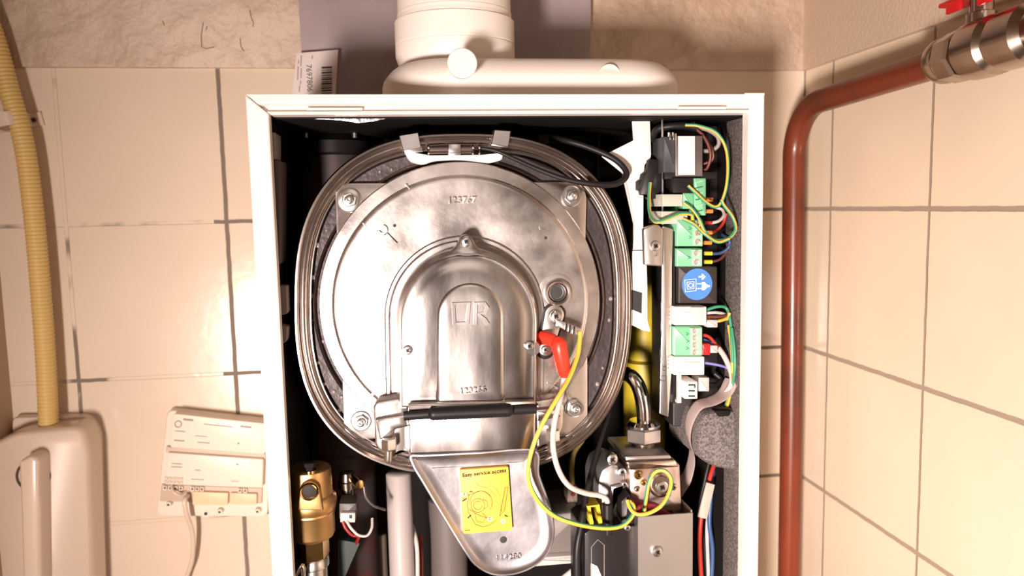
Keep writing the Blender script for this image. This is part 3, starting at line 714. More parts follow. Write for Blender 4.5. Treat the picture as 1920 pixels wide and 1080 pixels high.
dk = fin('duct_body', bm, CASTD, gd, 38)
text('cast_number', '114280', 953, 1045, 11, -.2330, CASTD, dk, .0008, -2, 1.1)
lathe('dimple', [(7*S(-.233), 0), (0, .0002)], P(944, 1012, -.2326), (0, -1, 0), INK, dk, 20)
# rubber handle strap
hd = [P(742, 780, -.2395), P(770, 778, -.2400), P(800, 776.5, -.2415)]
bm = bmesh.new(); sweep(bm, [P(757, 780, -.2398), P(800, 777, -.2402), P(880, 773, -.2402), P(965, 769, -.2402), P(1006, 767, -.2398)], .0022, 8, flat=(1, 1.6))
hs = fin('pull_strap', bm, BLACK, gd, 50)
ribs = [P(803+159*k/40, 776-7.5*k/40, -.2425) for k in range(41)]
bm = bmesh.new(); sweep(bm, ribs, .0050, 18, rfun=lambda t: .0050*(min(1, (.25+t*22))*min(1, .25+(1-t)*22))**.5*(1-.025*(int(t*40) % 2)))
fin('strap_grip', bm, BLACK, hs, 50)
# sticker
YL = -.2368
st = plate('service_sticker', rpoly([(862, 881), (953, 875), (961, 994), (869, 1001)], 3), -.2364, -.2324, STICK, gd, .0001, label='yellow service sticker with line drawing')
text('lettering', 'Easy service access', 908, 887, 7.2, YL, INK, st, .0002, -3, 1.08, .012)
L = []
L.append([(872, 938), (868, 932), (873, 925), (880, 928), (876, 945), (878, 960), (884, 972), (892, 984), (905, 988), (918, 985), (930, 976)])
L.append(circ(902, 942, 21, 20, 170, 400)); L.append(circ(896, 948, 13, 18)+[circ(896, 948, 13, 18)[0]]); L.append(circ(896, 948, 8, 14, 0, 300))
L.append([(880, 955), (890, 962), (902, 968), (918, 973)]); L.append([(890, 962), (894, 978), (906, 980), (912, 970), (904, 962)])
L.append([(876, 930), (888, 925), (898, 921)]); L.append([(907, 955), (915, 950), (913, 940), (905, 936)])
stroke('drawing', L, 1.0, YL, -.2362, BINK, st)
stroke('drawing', [[(864.5, 892.5), (953, 886.5)], [(892, 905), (900, 912), (916, 916)], [(918, 918), (930, 930), (934, 950)], [(925, 912), (936, 925), (940, 958)], [(905, 920), (918, 930), (924, 955)]], .7, YL, -.2362, OINK, st)
plate('drawing_box', [(947, 914), (953, 913), (946, 958), (937, 968)], YL, -.2362, OINK, st, 0); stroke('drawing', [[(947, 914), (953, 913), (946, 958), (937, 968), (947, 914)]], 1.0, YL, -.2362, BINK, st)
for px, py, t_ in ((870, 927, '3'), (918, 973, '2'), (943, 977, '1')):
    lathe('number_disc', [(5.3*S(YL), 0), (5.3*S(YL), .0003), (0, .0003)], P(px, py, YL+.0003), (0, -1, 0), mat('pale_yellow_ink', (.92, .78, .35), .5), st, 20)
    text('lettering', t_, px, py, 6.0, YL-.0002, INK, st, .0002)
text('lettering', '4x', 883, 922, 4.5, YL, INK, st, .0002)
stroke('arrow_mark', [[(867, 940), (875, 935)], [(877, 972), (883, 966)], [(946, 966), (952, 969)]], 2.4, YL, -.2362, INK, st)
stroke('drawing', [[(871, 995), (882, 994)]], 1.6, YL, -.2362, BINK, st)

# ================================================================== IGNITION ELECTRODE AND ITS LEADS
ie = thing('ignition_electrode', P(1032, 620, -.212), 'ignition electrode plate with red rubber boot on the right of the burner door', 'ignition electrode')
def capsule(x0, y0, x1, y1, r0, r1=None, n=12):
    r1 = r1 or r0; a = math.atan2(y1-y0, x1-x0); out = []
    for k in range(n+1): t = a+PI/2+PI*k/n; out.append((x0+r0*math.cos(t), y0+r0*math.sin(t)))
    for k in range(n+1): t = a-PI/2+PI*k/n; out.append((x1+r1*math.cos(t), y1+r1*math.sin(t)))
    return out
plate('gasket', capsule(1039, 590, 1022, 656, 22, 18), -.2148, -.2128, BLACK, ie, .0004)
plate('base_plate', capsule(1040, 590, 1023, 655, 18, 13), -.2172, -.2145, CAST, ie, .0006)
screw('fixing_screw', 1041, 592, -.2172, 10, ZINC, ie, .003, 13); screw('fixing_screw', 1022, 655, -.2172, 8, ZINC, ie, .003, 0)
plate('earth_tab', rpoly([(1044, 600), (1060, 604), (1090, 616), (1092, 630), (1074, 628), (1050, 614), (1042, 612)], 3), -.2230, -.2212, ZINC, ie, .0004)
for i, px in enumerate((1062, 1069, 1077)): stroke('tab_crimp', [[(px, 606+i*3), (px-2, 622+i*2)]], 3, -.2245, -.2225, CHROME, ie)
bm = bmesh.new(); sweep(bm, catmull([P(1017, 633, -.2185), P(1022, 634, -.221), P(1033, 637, -.225), P(1041, 641, -.228)], 6), .0056, 20, rfun=lambda t: .0056*(1-.15*t))
bt = fin('boot', bm, RED, ie, 60, label='red rubber boot')
tube('boot_sleeve', [P(1044, 636, -.2285), P(1048, 645, -.231), P(1050, 658, -.2315), P(1055, 682, -.230), P(1058, 700, -.228), P(1058.5, 706, -.2275)], .0052, RED, ie, 22, 6, rfun=lambda t: (.0040+.0016*min(1, t*6)) if t < .17 else .0056-.0016*(t-.17)+(.0006*math.sin(t*PI))-.0022*max(0, t-.75)*4*.5, label='red rubber sleeve')
lw = tube('ignition_lead', [P(1058, 706, -.228), P(1056, 722, -.229), P(1050, 752, -.238), P(1040, 790, -.242), P(1037, 835, -.242), P(1046, 878, -.240), P(1066, 910, -.236), P(1096, 924, -.232), P(1124, 929, -.229), P(1137, 936, -.2275), P(1139, 948, -.227)], .00215, WWIRE, None, 12, 10)
tag(lw, 'pale grey ignition lead hanging from the red boot to the black plug', 'lead')
ew = tube('earth_wire', [P(1088, 622, -.2245), P(1087, 640, -.2262), P(1083, 668, -.230), P(1067, 710, -.238), P(1042, 752, -.245), P(1016, 797, -.246), P(997, 845, -.246), P(990, 890, -.246), P(1003, 930, -.246), P(1035, 964, -.244), P(1080, 982, -.242), P(1130, 990, -.240), P(1165, 986, -.238), P(1185, 968, -.236), P(1188, 950, -.234), P(1180, 940, -.231)], .00175, [YWIRE, GWIRE], None, 14, 10, stripe=60, off=6)
tag(ew, 'long yellow and green earth wire looping from the electrode down to the gas valve', 'earth wire')
sc_ = tube('sensor_cable', [P(897, 277, -.2145), P(930, 283, -.2165), P(965, 298, -.217), P(1010, 318, -.217), P(1060, 336, -.2185), P(1110, 345, -.220), P(1150, 346, -.219), P(1172, 334, -.217), P(1172, 318, -.215), P(1150, 297, -.211), P(1105, 277, -.205), P(1062, 264, -.198), P(1035, 258, -.185)], .0022, BLACK, None, 12, 10, rfun=lambda t: .0011+.0013*min(1, t*2.2))
tag(sc_, 'black sensor cable looping over the top right of the clamp ring', 'cable')

# ================================================================== CABINET INTERIOR, LEFT AND TOP
cz = thing('black_canister', P(627, 560, -.13), 'tall dark air canister standing in the shaded left of the cabinet', 'canister')
k = S(-.105); za, zb3, zc3, zd3 = (P(627, y, -.135).z for y in (236, 262, 285, 858))
lathe('canister_cap', [(0, za+.004), (30*k, za+.002), (55*k, zb3+.003), (66*k, zb3), (66*k, zc3), (60*k, zc3-.002)], (P(627, 300, -.105).x, -.105, 0), (0, 0, 1), BPLAST, cz, 36)
lathe('canister_body', [(58*k, zc3-.001), (58*k, zd3), (50*k, zd3-.004), (50*k, -.60)], (P(627, 300, -.105).x, -.105, 0), (0, 0, 1), mat('stained_dark_tube', (.040, .033, .033), .5, color2=(.075, .022, .018), vscale=30, thr=(.4, .55)), cz, 40)
for px in (573, 665): lathe('cap_lug', [(.0025, -.002), (.0025, .002), (0, .003)], P(px, 254, -.133), (0, 0, 1), ZINC, cz, 12)
ab = thing('air_box', P(1000, 220, -.05), 'black moulded plastic air box across the top inside the cabinet', 'air box')
bm = bmesh.new(); bxm(bm, (P(700, 260, -.07).x, -.07, P(900, 330, -.07).z), (P(1195, 260, -.07).x, -.014, P(900, 212, -.07).z), .003); fin('box_shell', bm, BPLAST, ab)
pbox('box_rib', 1120, 222, 1126, 336, -.10, -.068, mat('dull_black_plastic', (.04, .032, .03), .55), ab)
pbox('box_panel', 1030, 226, 1120, 268, -.088, -.068, MATS['dull_black_plastic'], ab, .002, 3); pbox('box_panel', 1040, 274, 1190, 332, -.085, -.068, MATS['dull_black_plastic'], ab, .002, 3)
lathe('box_boss', [(15*S(-.1), 0), (15*S(-.1), .02), (11*S(-.1), .022), (9*S(-.1), .016), (0, .016)], P(860, 226, -.08), (0, -1, 0), BPLAST, ab, 28)
pbox('box_catch', 1010, 252, 1030, 268, -.10, -.0885, mat('dim_grey_plastic', (.14, .12, .11), .5), ab, .0005)

# ================================================================== AIR VENT (BRASS)
av = thing('air_vent', P(590, 1080, -.205), 'brass automatic air vent with side port at the lower left of the cabinet', 'air vent')
k = S(-.205)*.99; YA = -.205; axx = P(585, 1000, YA).x
def vz(y): return P(585, y, YA-.012).z
ac = (axx, YA, 0)
pr = [(0, 884), (36, 884), (40, 887), (41, 892), (42, 935), (48, 941), (49, 950), (47, 962), (44, 966), (43, 1010), (40, 1016), (30, 1021)]
lathe('vent_body', [(r*k, vz(y)) for r, y in pr][::-1], ac, (0, 0, 1), BRASS, av, 64, 40)
bm = bmesh.new(); nn = 40
lathe('body_seam', [(44.5*k, vz(966)), (45.2*k, vz(968)), (45.2*k, vz(970)), (44*k, vz(972))], ac, (0, 0, 1), BRASS, av, 60)
lathe('hex_neck', [(30*k, vz(1018)), (31*k, vz(1021)), (31*k, vz(1054)), (28*k, vz(1056))], ac, (0, 0, 1), BRASSP, av, 6, 20, ph=.25)
lathe('top_nozzle', [(11*k, vz(900)), (11*k, vz(881)), (0, vz(881))], (P(581, 900, -.219).x, -.2165, 0), (0, 0, 1), BRASSP, av, 28)
lathe('vent_cap', [(8*k, vz(884)), (8*k, vz(876)), (11*k, vz(874)), (11*k, vz(867)), (7*k, vz(865)), (0, vz(865))], (P(581, 900, -.219).x, -.2165, 0), (0, 0, 1), BPLAST, av, 8, 20)
plate('port_boss', arch(581, 921, 19, 958, -6), -.2255, -.205, BRASS, av, .0015)
lathe('side_port', [(16.5*k, 0), (17*k, .0015), (15.5*k, .0028), (13.5*k, .0022), (12.5*k, .0005)], P(580, 921, -.2252), (0, -1, 0), BRASSP, av, 36)
lathe('port_hole', [(12.8*k, 0), (11*k, .0004), (0, .0002)], P(580, 921, -.2258), (0, -1, 0), mat('port_shade', (.012, .009, .007), .7), av, 28)
lathe('steel_pipe', [(28*k, vz(1055)), (30*k, vz(1058)), (30*k, vz(1072)), (26*k, vz(1075)), (26*k, -.60)], ac, (0, 0, 1), ZINC, av, 40)
tag(tube('bent_hose_end', ppath([(540, 1100, -.225), (556, 1074, -.228), (566, 1062, -.228), (568, 1090, -.226)]), .0022, CHROME), 'chromed spring wire clip beside the foot of the brass air vent', 'wire clip')
del WORLD[bpy.data.objects['bent_hose_end']]
bpy.data.objects['bent_hose_end'].name = 'spring_clip'
ps = thing('pressure_sensor', P(655, 930, -.19), 'small pressure sensor with grey plug right of the brass air vent', 'sensor')
k2 = S(-.185)
sx_ = P(652, 930, -.185)
def sz(y): return P(652, y, -.185).z
lathe('sensor_body', [(0, sz(884)), (13*k2, sz(886)), (15*k2, sz(900)), (17*k2, sz(902)), (17*k2, sz(914)), (11*k2, sz(916)), (11*k2, sz(930)), (18*k2, sz(932)), (18*k2, sz(956)), (14*k2, sz(958))][::-1], (sx_.x, -.185, 0), (0, 0, 1), mat('dark_nickel', (.25, .22, .2), .2, 1), ps, 32)
lathe('copper_elbow', [(0, .010), (8*k2, .009), (9*k2, .004), (9*k2, -.01)], P(668, 902, -.195), (.4, -1, 0), BRASSP, ps, 24)
pbox('plug', 636, 944, 668, 974, -.208, -.19, mat('dark_plug', (.07, .06, .06), .5), ps, .0008, 2)
pbox('plug_face', 638, 962, 666, 980, -.212, -.196, LGREY, ps, .0006, 2); pbox('plug_slot', 655, 966, 660, 972, -.2124, -.2118, INK, ps, 0)
tag(tube('sensor_wire', ppath([(650, 977, -.212), (658, 990, -.214), (672, 1003, -.213), (688, 1004, -.210), (697, 990, -.206), (698, 972, -.20)]), .0011, LGREY), 'thin grey wire curling under the pressure sensor plug', 'wire', 'wires under the pressure sensor')
tag(tube('sensor_wire', ppath([(643, 978, -.212), (648, 990, -.213), (660, 1003, -.213), (672, 1006, -.211), (668, 1018, -.20)]), .0013, mat('dark_red_wire', (.25, .012, .012), .4)), 'thin dark red wire under the pressure sensor plug', 'wire', 'wires under the pressure sensor')
tag(tube('capillary_tube', ppath([(682, 912, -.19), (686, 932, -.19), (700, 948, -.188), (722, 956, -.18)]), .0011, mat('dull_capillary', (.18, .15, .15), .35, .6)), 'thin dark capillary tube bending right from the pressure sensor', 'tube')

# ================================================================== LOWER INTERIOR PIPES
def vpipe(name, px, py0, w, Y, m, label, cat, ptop=None, extra=None):
    c = P(px, py0, Y); r = w/2*S(Y)*.99; bm = bmesh.new(); zt_ = c.z
    lathem(bm, [(r*.8, zt_), (r, zt_-.002), (r, -.60), (r*.8, -.602)], (c.x, Y, 0), (0, 0, 1), 36)
    return tag(fin(name, bm, m, None, 50), label, cat)
vpipe('drain_pipe', 747, 884, 48, -.150, mat('matt_grey_tube', (.38, .33, .32), .5), 'grey plastic pipe running down left of the funnel shaped duct', 'pipe')
vpipe('condensate_trap', 838, 930, 72, -.110, mat('dim_grey_tube', (.12, .10, .095), .55), 'wide dark grey tube behind the funnel shaped duct', 'tube')
vpipe('return_pipe', 712, 1000, 26, -.09, mat('brownish_tube', (.12, .09, .075), .5), 'thin brownish pipe behind the grey pipe', 'pipe')
tag(tube('duct_wire', ppath([(763, 972, -.12), (774, 990, -.14), (781, 1020, -.15), (783, 1060, -.15), (783, 1150, -.15)]), .0019, WWIRE), 'grey wire hanging beside the grey pipe under the clamp ring', 'wire')
tag(tube('duct_wire', ppath([(788, 1005, -.128), (790, 1040, -.14), (790, 1150, -.14)]), .0017, mat('deep_red_wire', (.22, .02, .01), .5)), 'dark red wire hanging beside the grey pipe', 'wire')
tag(tube('duct_wire', ppath([(776, 1035, -.128), (775, 1060, -.135), (775, 1150, -.135)]), .0017, mat('deep_blue_wire', (.02, .03, .09), .5)), 'dark blue wire hanging beside the grey pipe', 'wire')
tag(fin('black_bracket', loft(bmesh.new(), rpoly([(632, 1010), (676, 1018), (640, 1100), (632, 1100)], 4), -.17, [(0, -.15), (0, -.169), (.0006, -.17)]), mat('dark_green_black', (.01, .022, .02), .4)), 'black plastic bracket behind the foot of the brass air vent', 'bracket')
fh = thing('fan_housing', P(1065, 1040, -.12), 'grey cast fan housing low behind the funnel shaped duct', 'fan housing')
plate('housing_face', rpoly([(985, 968), (1092, 958), (1100, 1035), (1090, 1048), (985, 1060)], 8), -.155, -.10, mat('dull_grey_metal', (.30, .26, .25), .5, .6), fh, .004)
plate('housing_rib', rpoly([(1000, 1046), (1096, 1040), (1096, 1056), (1000, 1064)], 3), -.162, -.14, LGREY, fh, .002)
tube('housing_strut', ppath([(1050, 1090, -.155), (1085, 1062, -.155), (1094, 1050, -.15)]), .003, LGREY, fh)
cx_ = thing('wire_connector', P(1074, 930, -.13), 'dim cream connector with yellow wires behind the looping earth wire', 'connector')
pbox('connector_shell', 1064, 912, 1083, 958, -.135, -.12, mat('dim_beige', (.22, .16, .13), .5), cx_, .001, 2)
lathe('connector_core', [(.002, 0), (.002, .001), (0, .001)], P(1074, 926, -.135), (0, -1, 0), DRED, cx_, 14)
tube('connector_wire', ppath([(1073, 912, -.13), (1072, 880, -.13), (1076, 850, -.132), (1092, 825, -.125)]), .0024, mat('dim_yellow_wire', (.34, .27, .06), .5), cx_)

# ================================================================== GAS PIPE, GAS VALVE
yt = thing('yellow_tube', P(1212, 850, -.11), 'wide yellow plastic gas tube standing behind the chromed bend', 'tube')
k = S(-.11); zz = [P(1212, y, -.11).z for y in (430, 672, 676, 862)]
lathe('tube_wall', [(34*k, -.60), (34*k, zz[3]), (40*k, zz[3]+.002), (41*k, zz[2]), (30*k, zz[1]), (28*k, zz[0]), (20*k, zz[0]+.004)], (P(1208, 700, -.11).x, -.11, 0), (0, 0, 1), YELB, yt, 40, 30)
gp = thing('gas_pipe', P(1205, 835, -.19), 'chromed bent gas pipe with large hex union nut right of the clamp ring', 'gas pipe')
tube('bent_tube', [P(1120, 790, -.13), P(1140, 738, -.150), P(1158, 706, -.168), P(1177, 702, -.180), P(1196, 722, -.188), P(1206, 760, -.190), P(1208, 800, -.190), P(1208, 830, -.190)], 14.5*S(-.19), CHROME, gp, 28, 10)
cg = (P(1206, 815, -.19).x, -.19, 0); k = S(-.19)
def gz(y): return P(1206, y, -.205).z
lathe('nut_collar', [(16*k, gz(797)), (27*k, gz(798)), (33*k, gz(804)), (33*k, gz(808)), (20*k, gz(809))][::-1], cg, (0, 0, 1), CHROME, gp, 40)
lathe('union_nut', [(28*k, gz(808)), (36.5*k, gz(812)), (36.5*k, gz(834)), (31*k, gz(838)), (20*k, gz(838))][::-1], cg, (0, 0, 1), ZINC, gp, 6, 20, ph=.30)
lathe('pipe_stub', [(24*k, gz(836)), (24*k, gz(862))][::-1], cg, (0, 0, 1), NICKEL, gp, 30)
gv = thing('gas_valve', P(1200, 1080, -.19), 'metal and black gas valve with grey steel cover at the cabinet lower right', 'gas valve')
plate('inlet_flange', rpoly([(1172, 856), (1257, 853), (1262, 868), (1176, 872)], 3), -.218, -.165, SHEET, gv, .001)
plate('body_top', rpoly([(1176, 866), (1266, 862), (1274, 876), (1180, 882)], 3), -.222, -.160, NICKEL, gv, .001)
plate('valve_body', rpoly([(1180, 874), (1275, 870), (1279, 958), (1182, 962)], 4), -.220, -.160, mat('pinkish_cast_metal', (.60, .47, .42), .35, .85, var=.3, vscale=70), gv, .0015)
for px, py, rr, m_ in ((1196, 890, 9, BRASSP), (1206, 904, 6, BRASSP), (1193, 916, 5, NICKEL), (1240, 912, 13, ZINC), (1262, 912, 7, NICKEL), (1253, 925, 5, ZINC)):
    screw('body_screw', px, py, -.2202, rr, m_, gv, .003, 0)
lathe('regulator_ring', [(25*S(-.22), 0), (25*S(-.22), .0022), (21*S(-.22), .003), (17*S(-.22), .0012)], P(1238, 908, -.2202), (0, -1, 0), NICKEL, gv, 36)
plate('coil_seal', rpoly([(1176, 935), (1230, 945), (1276, 975), (1276, 990), (1178, 990)], 6), -.2235, -.20, DRED, gv, .002)
bm = bmesh.new(); a = P(1196, 970, -.238); b = P(1299, 964, -.238)
z1 = a.z; xx0, xx1 = a.x, b.x
bxm(bm, (xx0, -.238, -.50), (xx1, -.2366, z1)); bxm(bm, (xx1-.0013, -.2368, -.50), (xx1, -.195, z1+.002)); bxm(bm, (xx0, -.2368, -.50), (xx0+.0013, -.2285, z1-.001))
fin('steel_cover', bm, SHEET, gv)
screw('cover_screw', 1231, 1033, -.2382, 11, ZINC, gv, .0035, 0)
plate('side_casting', rpoly([(1120, 905), (1128, 880), (1150, 868), (1180, 880), (1182, 990), (1122, 990)], [8, 8, 8, 4, 2, 2]), -.212, -.17, mat('grey_die_casting', (.32, .30, .30), .42, .8, bump=.3), gv, .004)
plate('casting_web', rpoly([(1146, 912), (1172, 906), (1172, 912), (1152, 918), (1150, 960), (1144, 960)], 1.5), -.2155, -.211, MATS['grey_die_casting'], gv, .001)
for px, py, rr in ((1146, 859, 12), (1164, 882, 9), (1168, 905, 6)): screw('casting_screw', px, py, -.2125, rr, ZINC, gv, .005, 0)
plate('coil_block', rpoly([(1096, 1000), (1108, 992), (1190, 985), (1196, 1000), (1197, 1160), (1096, 1160)], [3, 5, 3, 3, 3, 3]), -.230, -.18, BPLAST, gv, .0012)
plate('block_shoulder', rpoly([(1165, 940), (1180, 926), (1190, 950), (1192, 1012), (1166, 1018)], 3), -.227, -.20, BPLAST, gv, .001)
stroke('block_edge', [[(1109, 1100), (1109, 1026), (1121, 1012), (1133, 1022), (1133, 1100)]], 1.2, -.2306, -.2296, GREYP, gv)
plate('block_label', rpoly([(1108, 1056), (1120, 1062), (1132, 1090), (1108, 1090)], 1), -.2306, -.2298, WHITE, gv, 0)
lathe('plug_cap', [(10*S(-.225), -.024), (11*S(-.225), -.012), (11*S(-.225), 0), (8*S(-.225), .001), (0, .001)], P(1139, 945, -.227), (0, 0, 1), BPLAST, gv, 24)
screw('terminal_screw', 1175, 988, -.2302, 7, ZINC, gv, .003, 0)
bm = bmesh.new(); strokem(bm, [(1110, 984), (1104, 950), (1121, 948), (1126, 982)], 7.5, -.222, -.205); fin('yellow_clip', bm, YEL, gv, 30)
tag(tube('valve_wire', [P(1176, 938, -.232), P(1180, 950, -.235), P(1187, 960, -.238), P(1200, 965, -.2405), P(1222, 960, -.2415), P(1243, 945, -.241), P(1256, 920, -.238), P(1258, 897, -.235), P(1246, 883, -.232), P(1230, 884, -.230), P(1218, 900, -.230), P(1212, 930, -.229), P(1208, 958, -.228)], .00155, [YWIRE, GWIRE], None, 14, 10, stripe=16), 'short yellow and green wire looped in front of the gas valve', 'wire')
tag(tube('black_hose', [P(1143, 775, -.175), P(1125, 830, -.19), P(1108, 890, -.205), P(1097, 940, -.215), P(1090, 985, -.222), P(1082, 1030, -.225), P(1082, 1100, -.225)], .0026, BLACK, None, 16, 8, rfun=lambda t: .0017+.0016*t), 'black cable running down behind the earth wire to the gas valve', 'cable')

# ================================================================== WHITE CARRIER BRACKET
cb = thing('carrier_bracket', P(1200, 622, -.20), 'white sheet steel carrier bracket standing between the clamp ring and the circuit board', 'bracket')
plate('bracket_sheet', rpoly([(1184, 206), (1218, 206), (1221, 290), (1219, 300), (1209, 308), (1207, 330), (1205, 560), (1185, 500), (1191, 420), (1174, 330), (1128, 293), (1188, 263)], 2), -.205, -.2035, WHITE, cb, .0003)
plate('bracket_foot', rpoly([(1187, 470), (1212, 470), (1214, 540), (1214, 600), (1220, 622), (1206, 620), (1182, 608), (1186, 560)], 1.5), -.2075, -.2052, WHITE, cb, .0003)
plate('foot_slot', [(1184, 543), (1204, 549), (1203, 588), (1184, 580)], -.2078, -.2074, INK, cb, 0)
plate('bracket_wing', rpoly([(1162, 305), (1180, 300), (1194, 420), (1196, 520), (1188, 560), (1188, 420)], 2), -.200, -.1985, LGREY, cb, .0003)
plate('black_clip', rpoly([(1195, 340), (1202, 336), (1204, 326), (1212, 322), (1216, 300), (1224, 298), (1240, 300), (1240, 372), (1214, 374), (1212, 366), (1202, 366), (1200, 358), (1195, 356)], 1), -.2105, -.2055, BLACK, cb, .0006)

# ================================================================== CONTROL BOARD UNIT
cu = thing('control_unit', P(1300, 780, -.19), 'boiler control circuit board with transformer and green terminals on the right of the cabinet', 'control unit')
YC = -.222
pbox('board_carrier', 1262, 236, 1346, 800, -.190, -.135, mat('carrier_black', (.015, .012, .012), .5), cu, .001, 3)
pbox('board_edge', 1267, 330, 1272, 745, -.215, -.189, GREENB, cu, .0003)
pbox('carrier_rib', 1300, 205, 1303, 232, -.20, -.135, GREYP, cu, .0003)
plate('metal_rail', rpoly([(1243, 424), (1262, 430), (1260, 500), (1259, 700), (1253, 782), (1237, 776), (1241, 600), (1242, 500)], 1.5), -.2225, -.2205, ZINC, cu, .0003)
pbox('rail_flange', 1262, 434, 1266, 756, -.2215, -.200, BPLAST, cu, .0003)
text('lettering', 'CE', 1246, 690, 7, -.2226, INK, cu, .0002, -90)
stroke('symbol', [[(1240, 705), (1249, 705), (1248, 714), (1239, 714), (1240, 705)]], 1, -.2228, -.2224, INK, cu)
pbox('wire_pin', 1241.5, 205, 1244, 422, -.2165, -.2145, ZINC, cu, .0002)
plate('fixing_bracket', rpoly([(1207, 428), (1232, 419), (1244, 430), (1243, 500), (1209, 497)], [5, 8, 2, 2, 2]), -.2265, -.2215, SHEET, cu, .001)
screw('bracket_screw', 1228, 461, -.2267, 10, ZINC, cu, .003, 0)
stroke('bracket_slot', [circ(1229, 475, 5, 16, ry=6)+[circ(1229, 475, 5, 16, ry=6)[0]]], 1.5, -.2272, -.2262, GREYP, cu)
# transformer
tf = pbox('transformer', 1244, 256, 1270, 324, -.222, -.19, mat('slate_plastic', (.045, .045, .05), .45, spec=.3), cu, .001, 2)
pbox('transformer_core', 1268, 254, 1318, 331, -.224, -.19, mat('lamination_steel', (.16, .14, .14), .4, .7), tf, .001)
pbox('transformer_label', 1272, 255, 1303, 328, -.2247, -.2238, mat('off_white_label', (.80, .72, .68), .5), tf, .0002)
pbox('transformer_frame', 1266.5, 250, 1269, 330, -.2255, -.19, ZINC, tf, .0003)
pbox('coil_black_end', 1246, 322, 1345, 336, -.2215, -.19, BPLAST, tf, .001)
pbox('ribbed_bar', 1262, 333, 1302, 362, -.224, -.19, BPLAST, cu, .001)
for px in (1254, 1261): pbox('solder_pin', px, 248, px+3, 262, -.2245, -.222, CHROME, tf, .0003)
def terminal(x0, y0, x1, y1, n, xs, m=GREEN, r=6, Yf=-.226):
    t = pbox('terminal_block', x0, y0, x1, y1, Yf, -.195, m, cu, .0008, 1.5)
    pbox('terminal_edge', xs-9, y0+2, x1-.5, y1-2, Yf-.0012, Yf+.001, GREENL, t, .0003)
    for i in range(n):
        py = y0+(y1-y0)*(i+.5)/n; c = P(xs, py, Yf-.0012); kk = S(Yf)
        lathe('terminal_screw', [(r*kk, 0), (r*kk, .0004), (r*.55*kk, .0006), (r*.5*kk, .0002), (0, .0002)], c, (0, -1, 0), mat('bright_screw', (.9, .88, .86), .25, .9), t, 18)
    for i in range(n-1):
        py = y0+(y1-y0)*(i+1)/n; stroke('block_notch', [[(xs-16, py-3), (xs-11, py), (xs-16, py+2)]], 1.4, Yf-.0002, Yf+.0004, GREENB, t)
    return t
t0_ = pbox('terminal_strip', 1302, 334, 1324, 404, -.226, -.195, GREEN, cu, .0008, 1.5)
for i in range(6): stroke('strip_rib', [[(1304, 342+i*11), (1318, 339+i*11)]], 2, -.2265, -.2255, GREENB if i % 2 else GREENL, t0_)
pbox('clear_connector', 1242, 364, 1281, 387, -.226, -.195, GLASSY, cu, .0008, 1); pbox('clear_connector', 1240, 396, 1290, 420, -.2255, -.195, GLASSY, cu, .0008, 1)
pbox('green_base', 1281, 362, 1300, 392, -.2245, -.195, GREEN, cu, .0006, 1)
terminal(1269, 412, 1318, 462, 3, 1308); terminal(1269, 466, 1317, 500, 2, 1306)
# mains plug block with the round blue sticker
sb2 = pbox('supply_block', 1272, 500, 1345, 569, -.222, -.19, mat('dark_grey_block', (.04, .033, .033), .5, spec=.3), cu, .001, 2)
kk = S(-.2235)
bs = lathe('plug_sticker', [(31*kk, 0), (31*kk, .0002), (0, .0002)], P(1307, 533, -.2225), (0, -1, 0), BLUE, sb2, 48, label='round blue sticker')
YB = -.2229
stroke('pictogram', [[(1284, 525), (1305, 523), (1305, 545), (1285, 547), (1284, 525)], [(1288, 529), (1301, 528), (1301, 541), (1289, 542), (1288, 529)], circ(1295, 535, 4, 14)+[circ(1295, 535, 4, 14)[0]]], 1.2, YB, -.2226, WINK, bs)
stroke('pictogram', [[(1310, 519), (1318, 519)], [(1316, 514), (1322, 519), (1316, 524)]], 3, YB, -.2226, WINK, bs)
plate('pictogram', [(1316, 529), (1321, 529), (1326, 534), (1331, 535), (1331, 538), (1326, 539), (1321, 544), (1316, 544)], YB, -.2226, WINK, bs, 0)
stroke('pictogram', [[(1307, 532), (1316, 532)], [(1307, 541), (1316, 541)]], 2, YB, -.2226, WINK, bs)
def plug(x0, y0, x1, y1, m=WPLAST):
    t = pbox('plug_housing', x0, y0, x1, y1, -.227, -.195, m, cu, .0008, 1.5)
    pbox('plug_key', x0+20, y0+10, x1-8, y0+16, -.2278, -.2268, LGREY, t, .0003)
    n = 4
    for i in range(n): pbox('plug_rib', x0-1.5, y0+3+(y1-y0-6)*i/n, x0+3, y0+6+(y1-y0-6)*i/n, -.2276, -.2262, m, t, .0002)
    return t
plug(1265, 575, 1325, 610); terminal(1264, 613, 1317, 667, 4, 1303, Yf=-.2265); plug(1263, 669, 1321, 703)
pbox('plug_grey_part', 1296, 576, 1320, 609, -.2279, -.2265, LGREY, cu, .0003)
pbox('red_jumper', 1317, 645, 1332, 666, -.224, -.20, REDP, cu, .0006, 1); pbox('white_socket', 1330, 648, 1346, 662, -.222, -.20, LGREY, cu, .0006, 1)
pbox('white_socket', 1326, 600, 1346, 614, -.222, -.20, LGREY, cu, .0006, 1)
ch = pbox('option_socket', 1284, 716, 1308, 748, -.223, -.20, WPLAST, cu, .0006, 1)
stroke('socket_mark', [[(1291, 722), (1303, 722), (1303, 727)], [(1291, 733), (1303, 733)], [(1291, 743), (1303, 743)]], 3.2, -.2236, -.2228, INK, ch)
pbox('grey_socket', 1310, 708, 1330, 734, -.215, -.20, LGREY, cu, .0006, 1); pbox('board_tab', 1270, 700, 1278, 756, -.218, -.195, LGREY, cu, .0005)
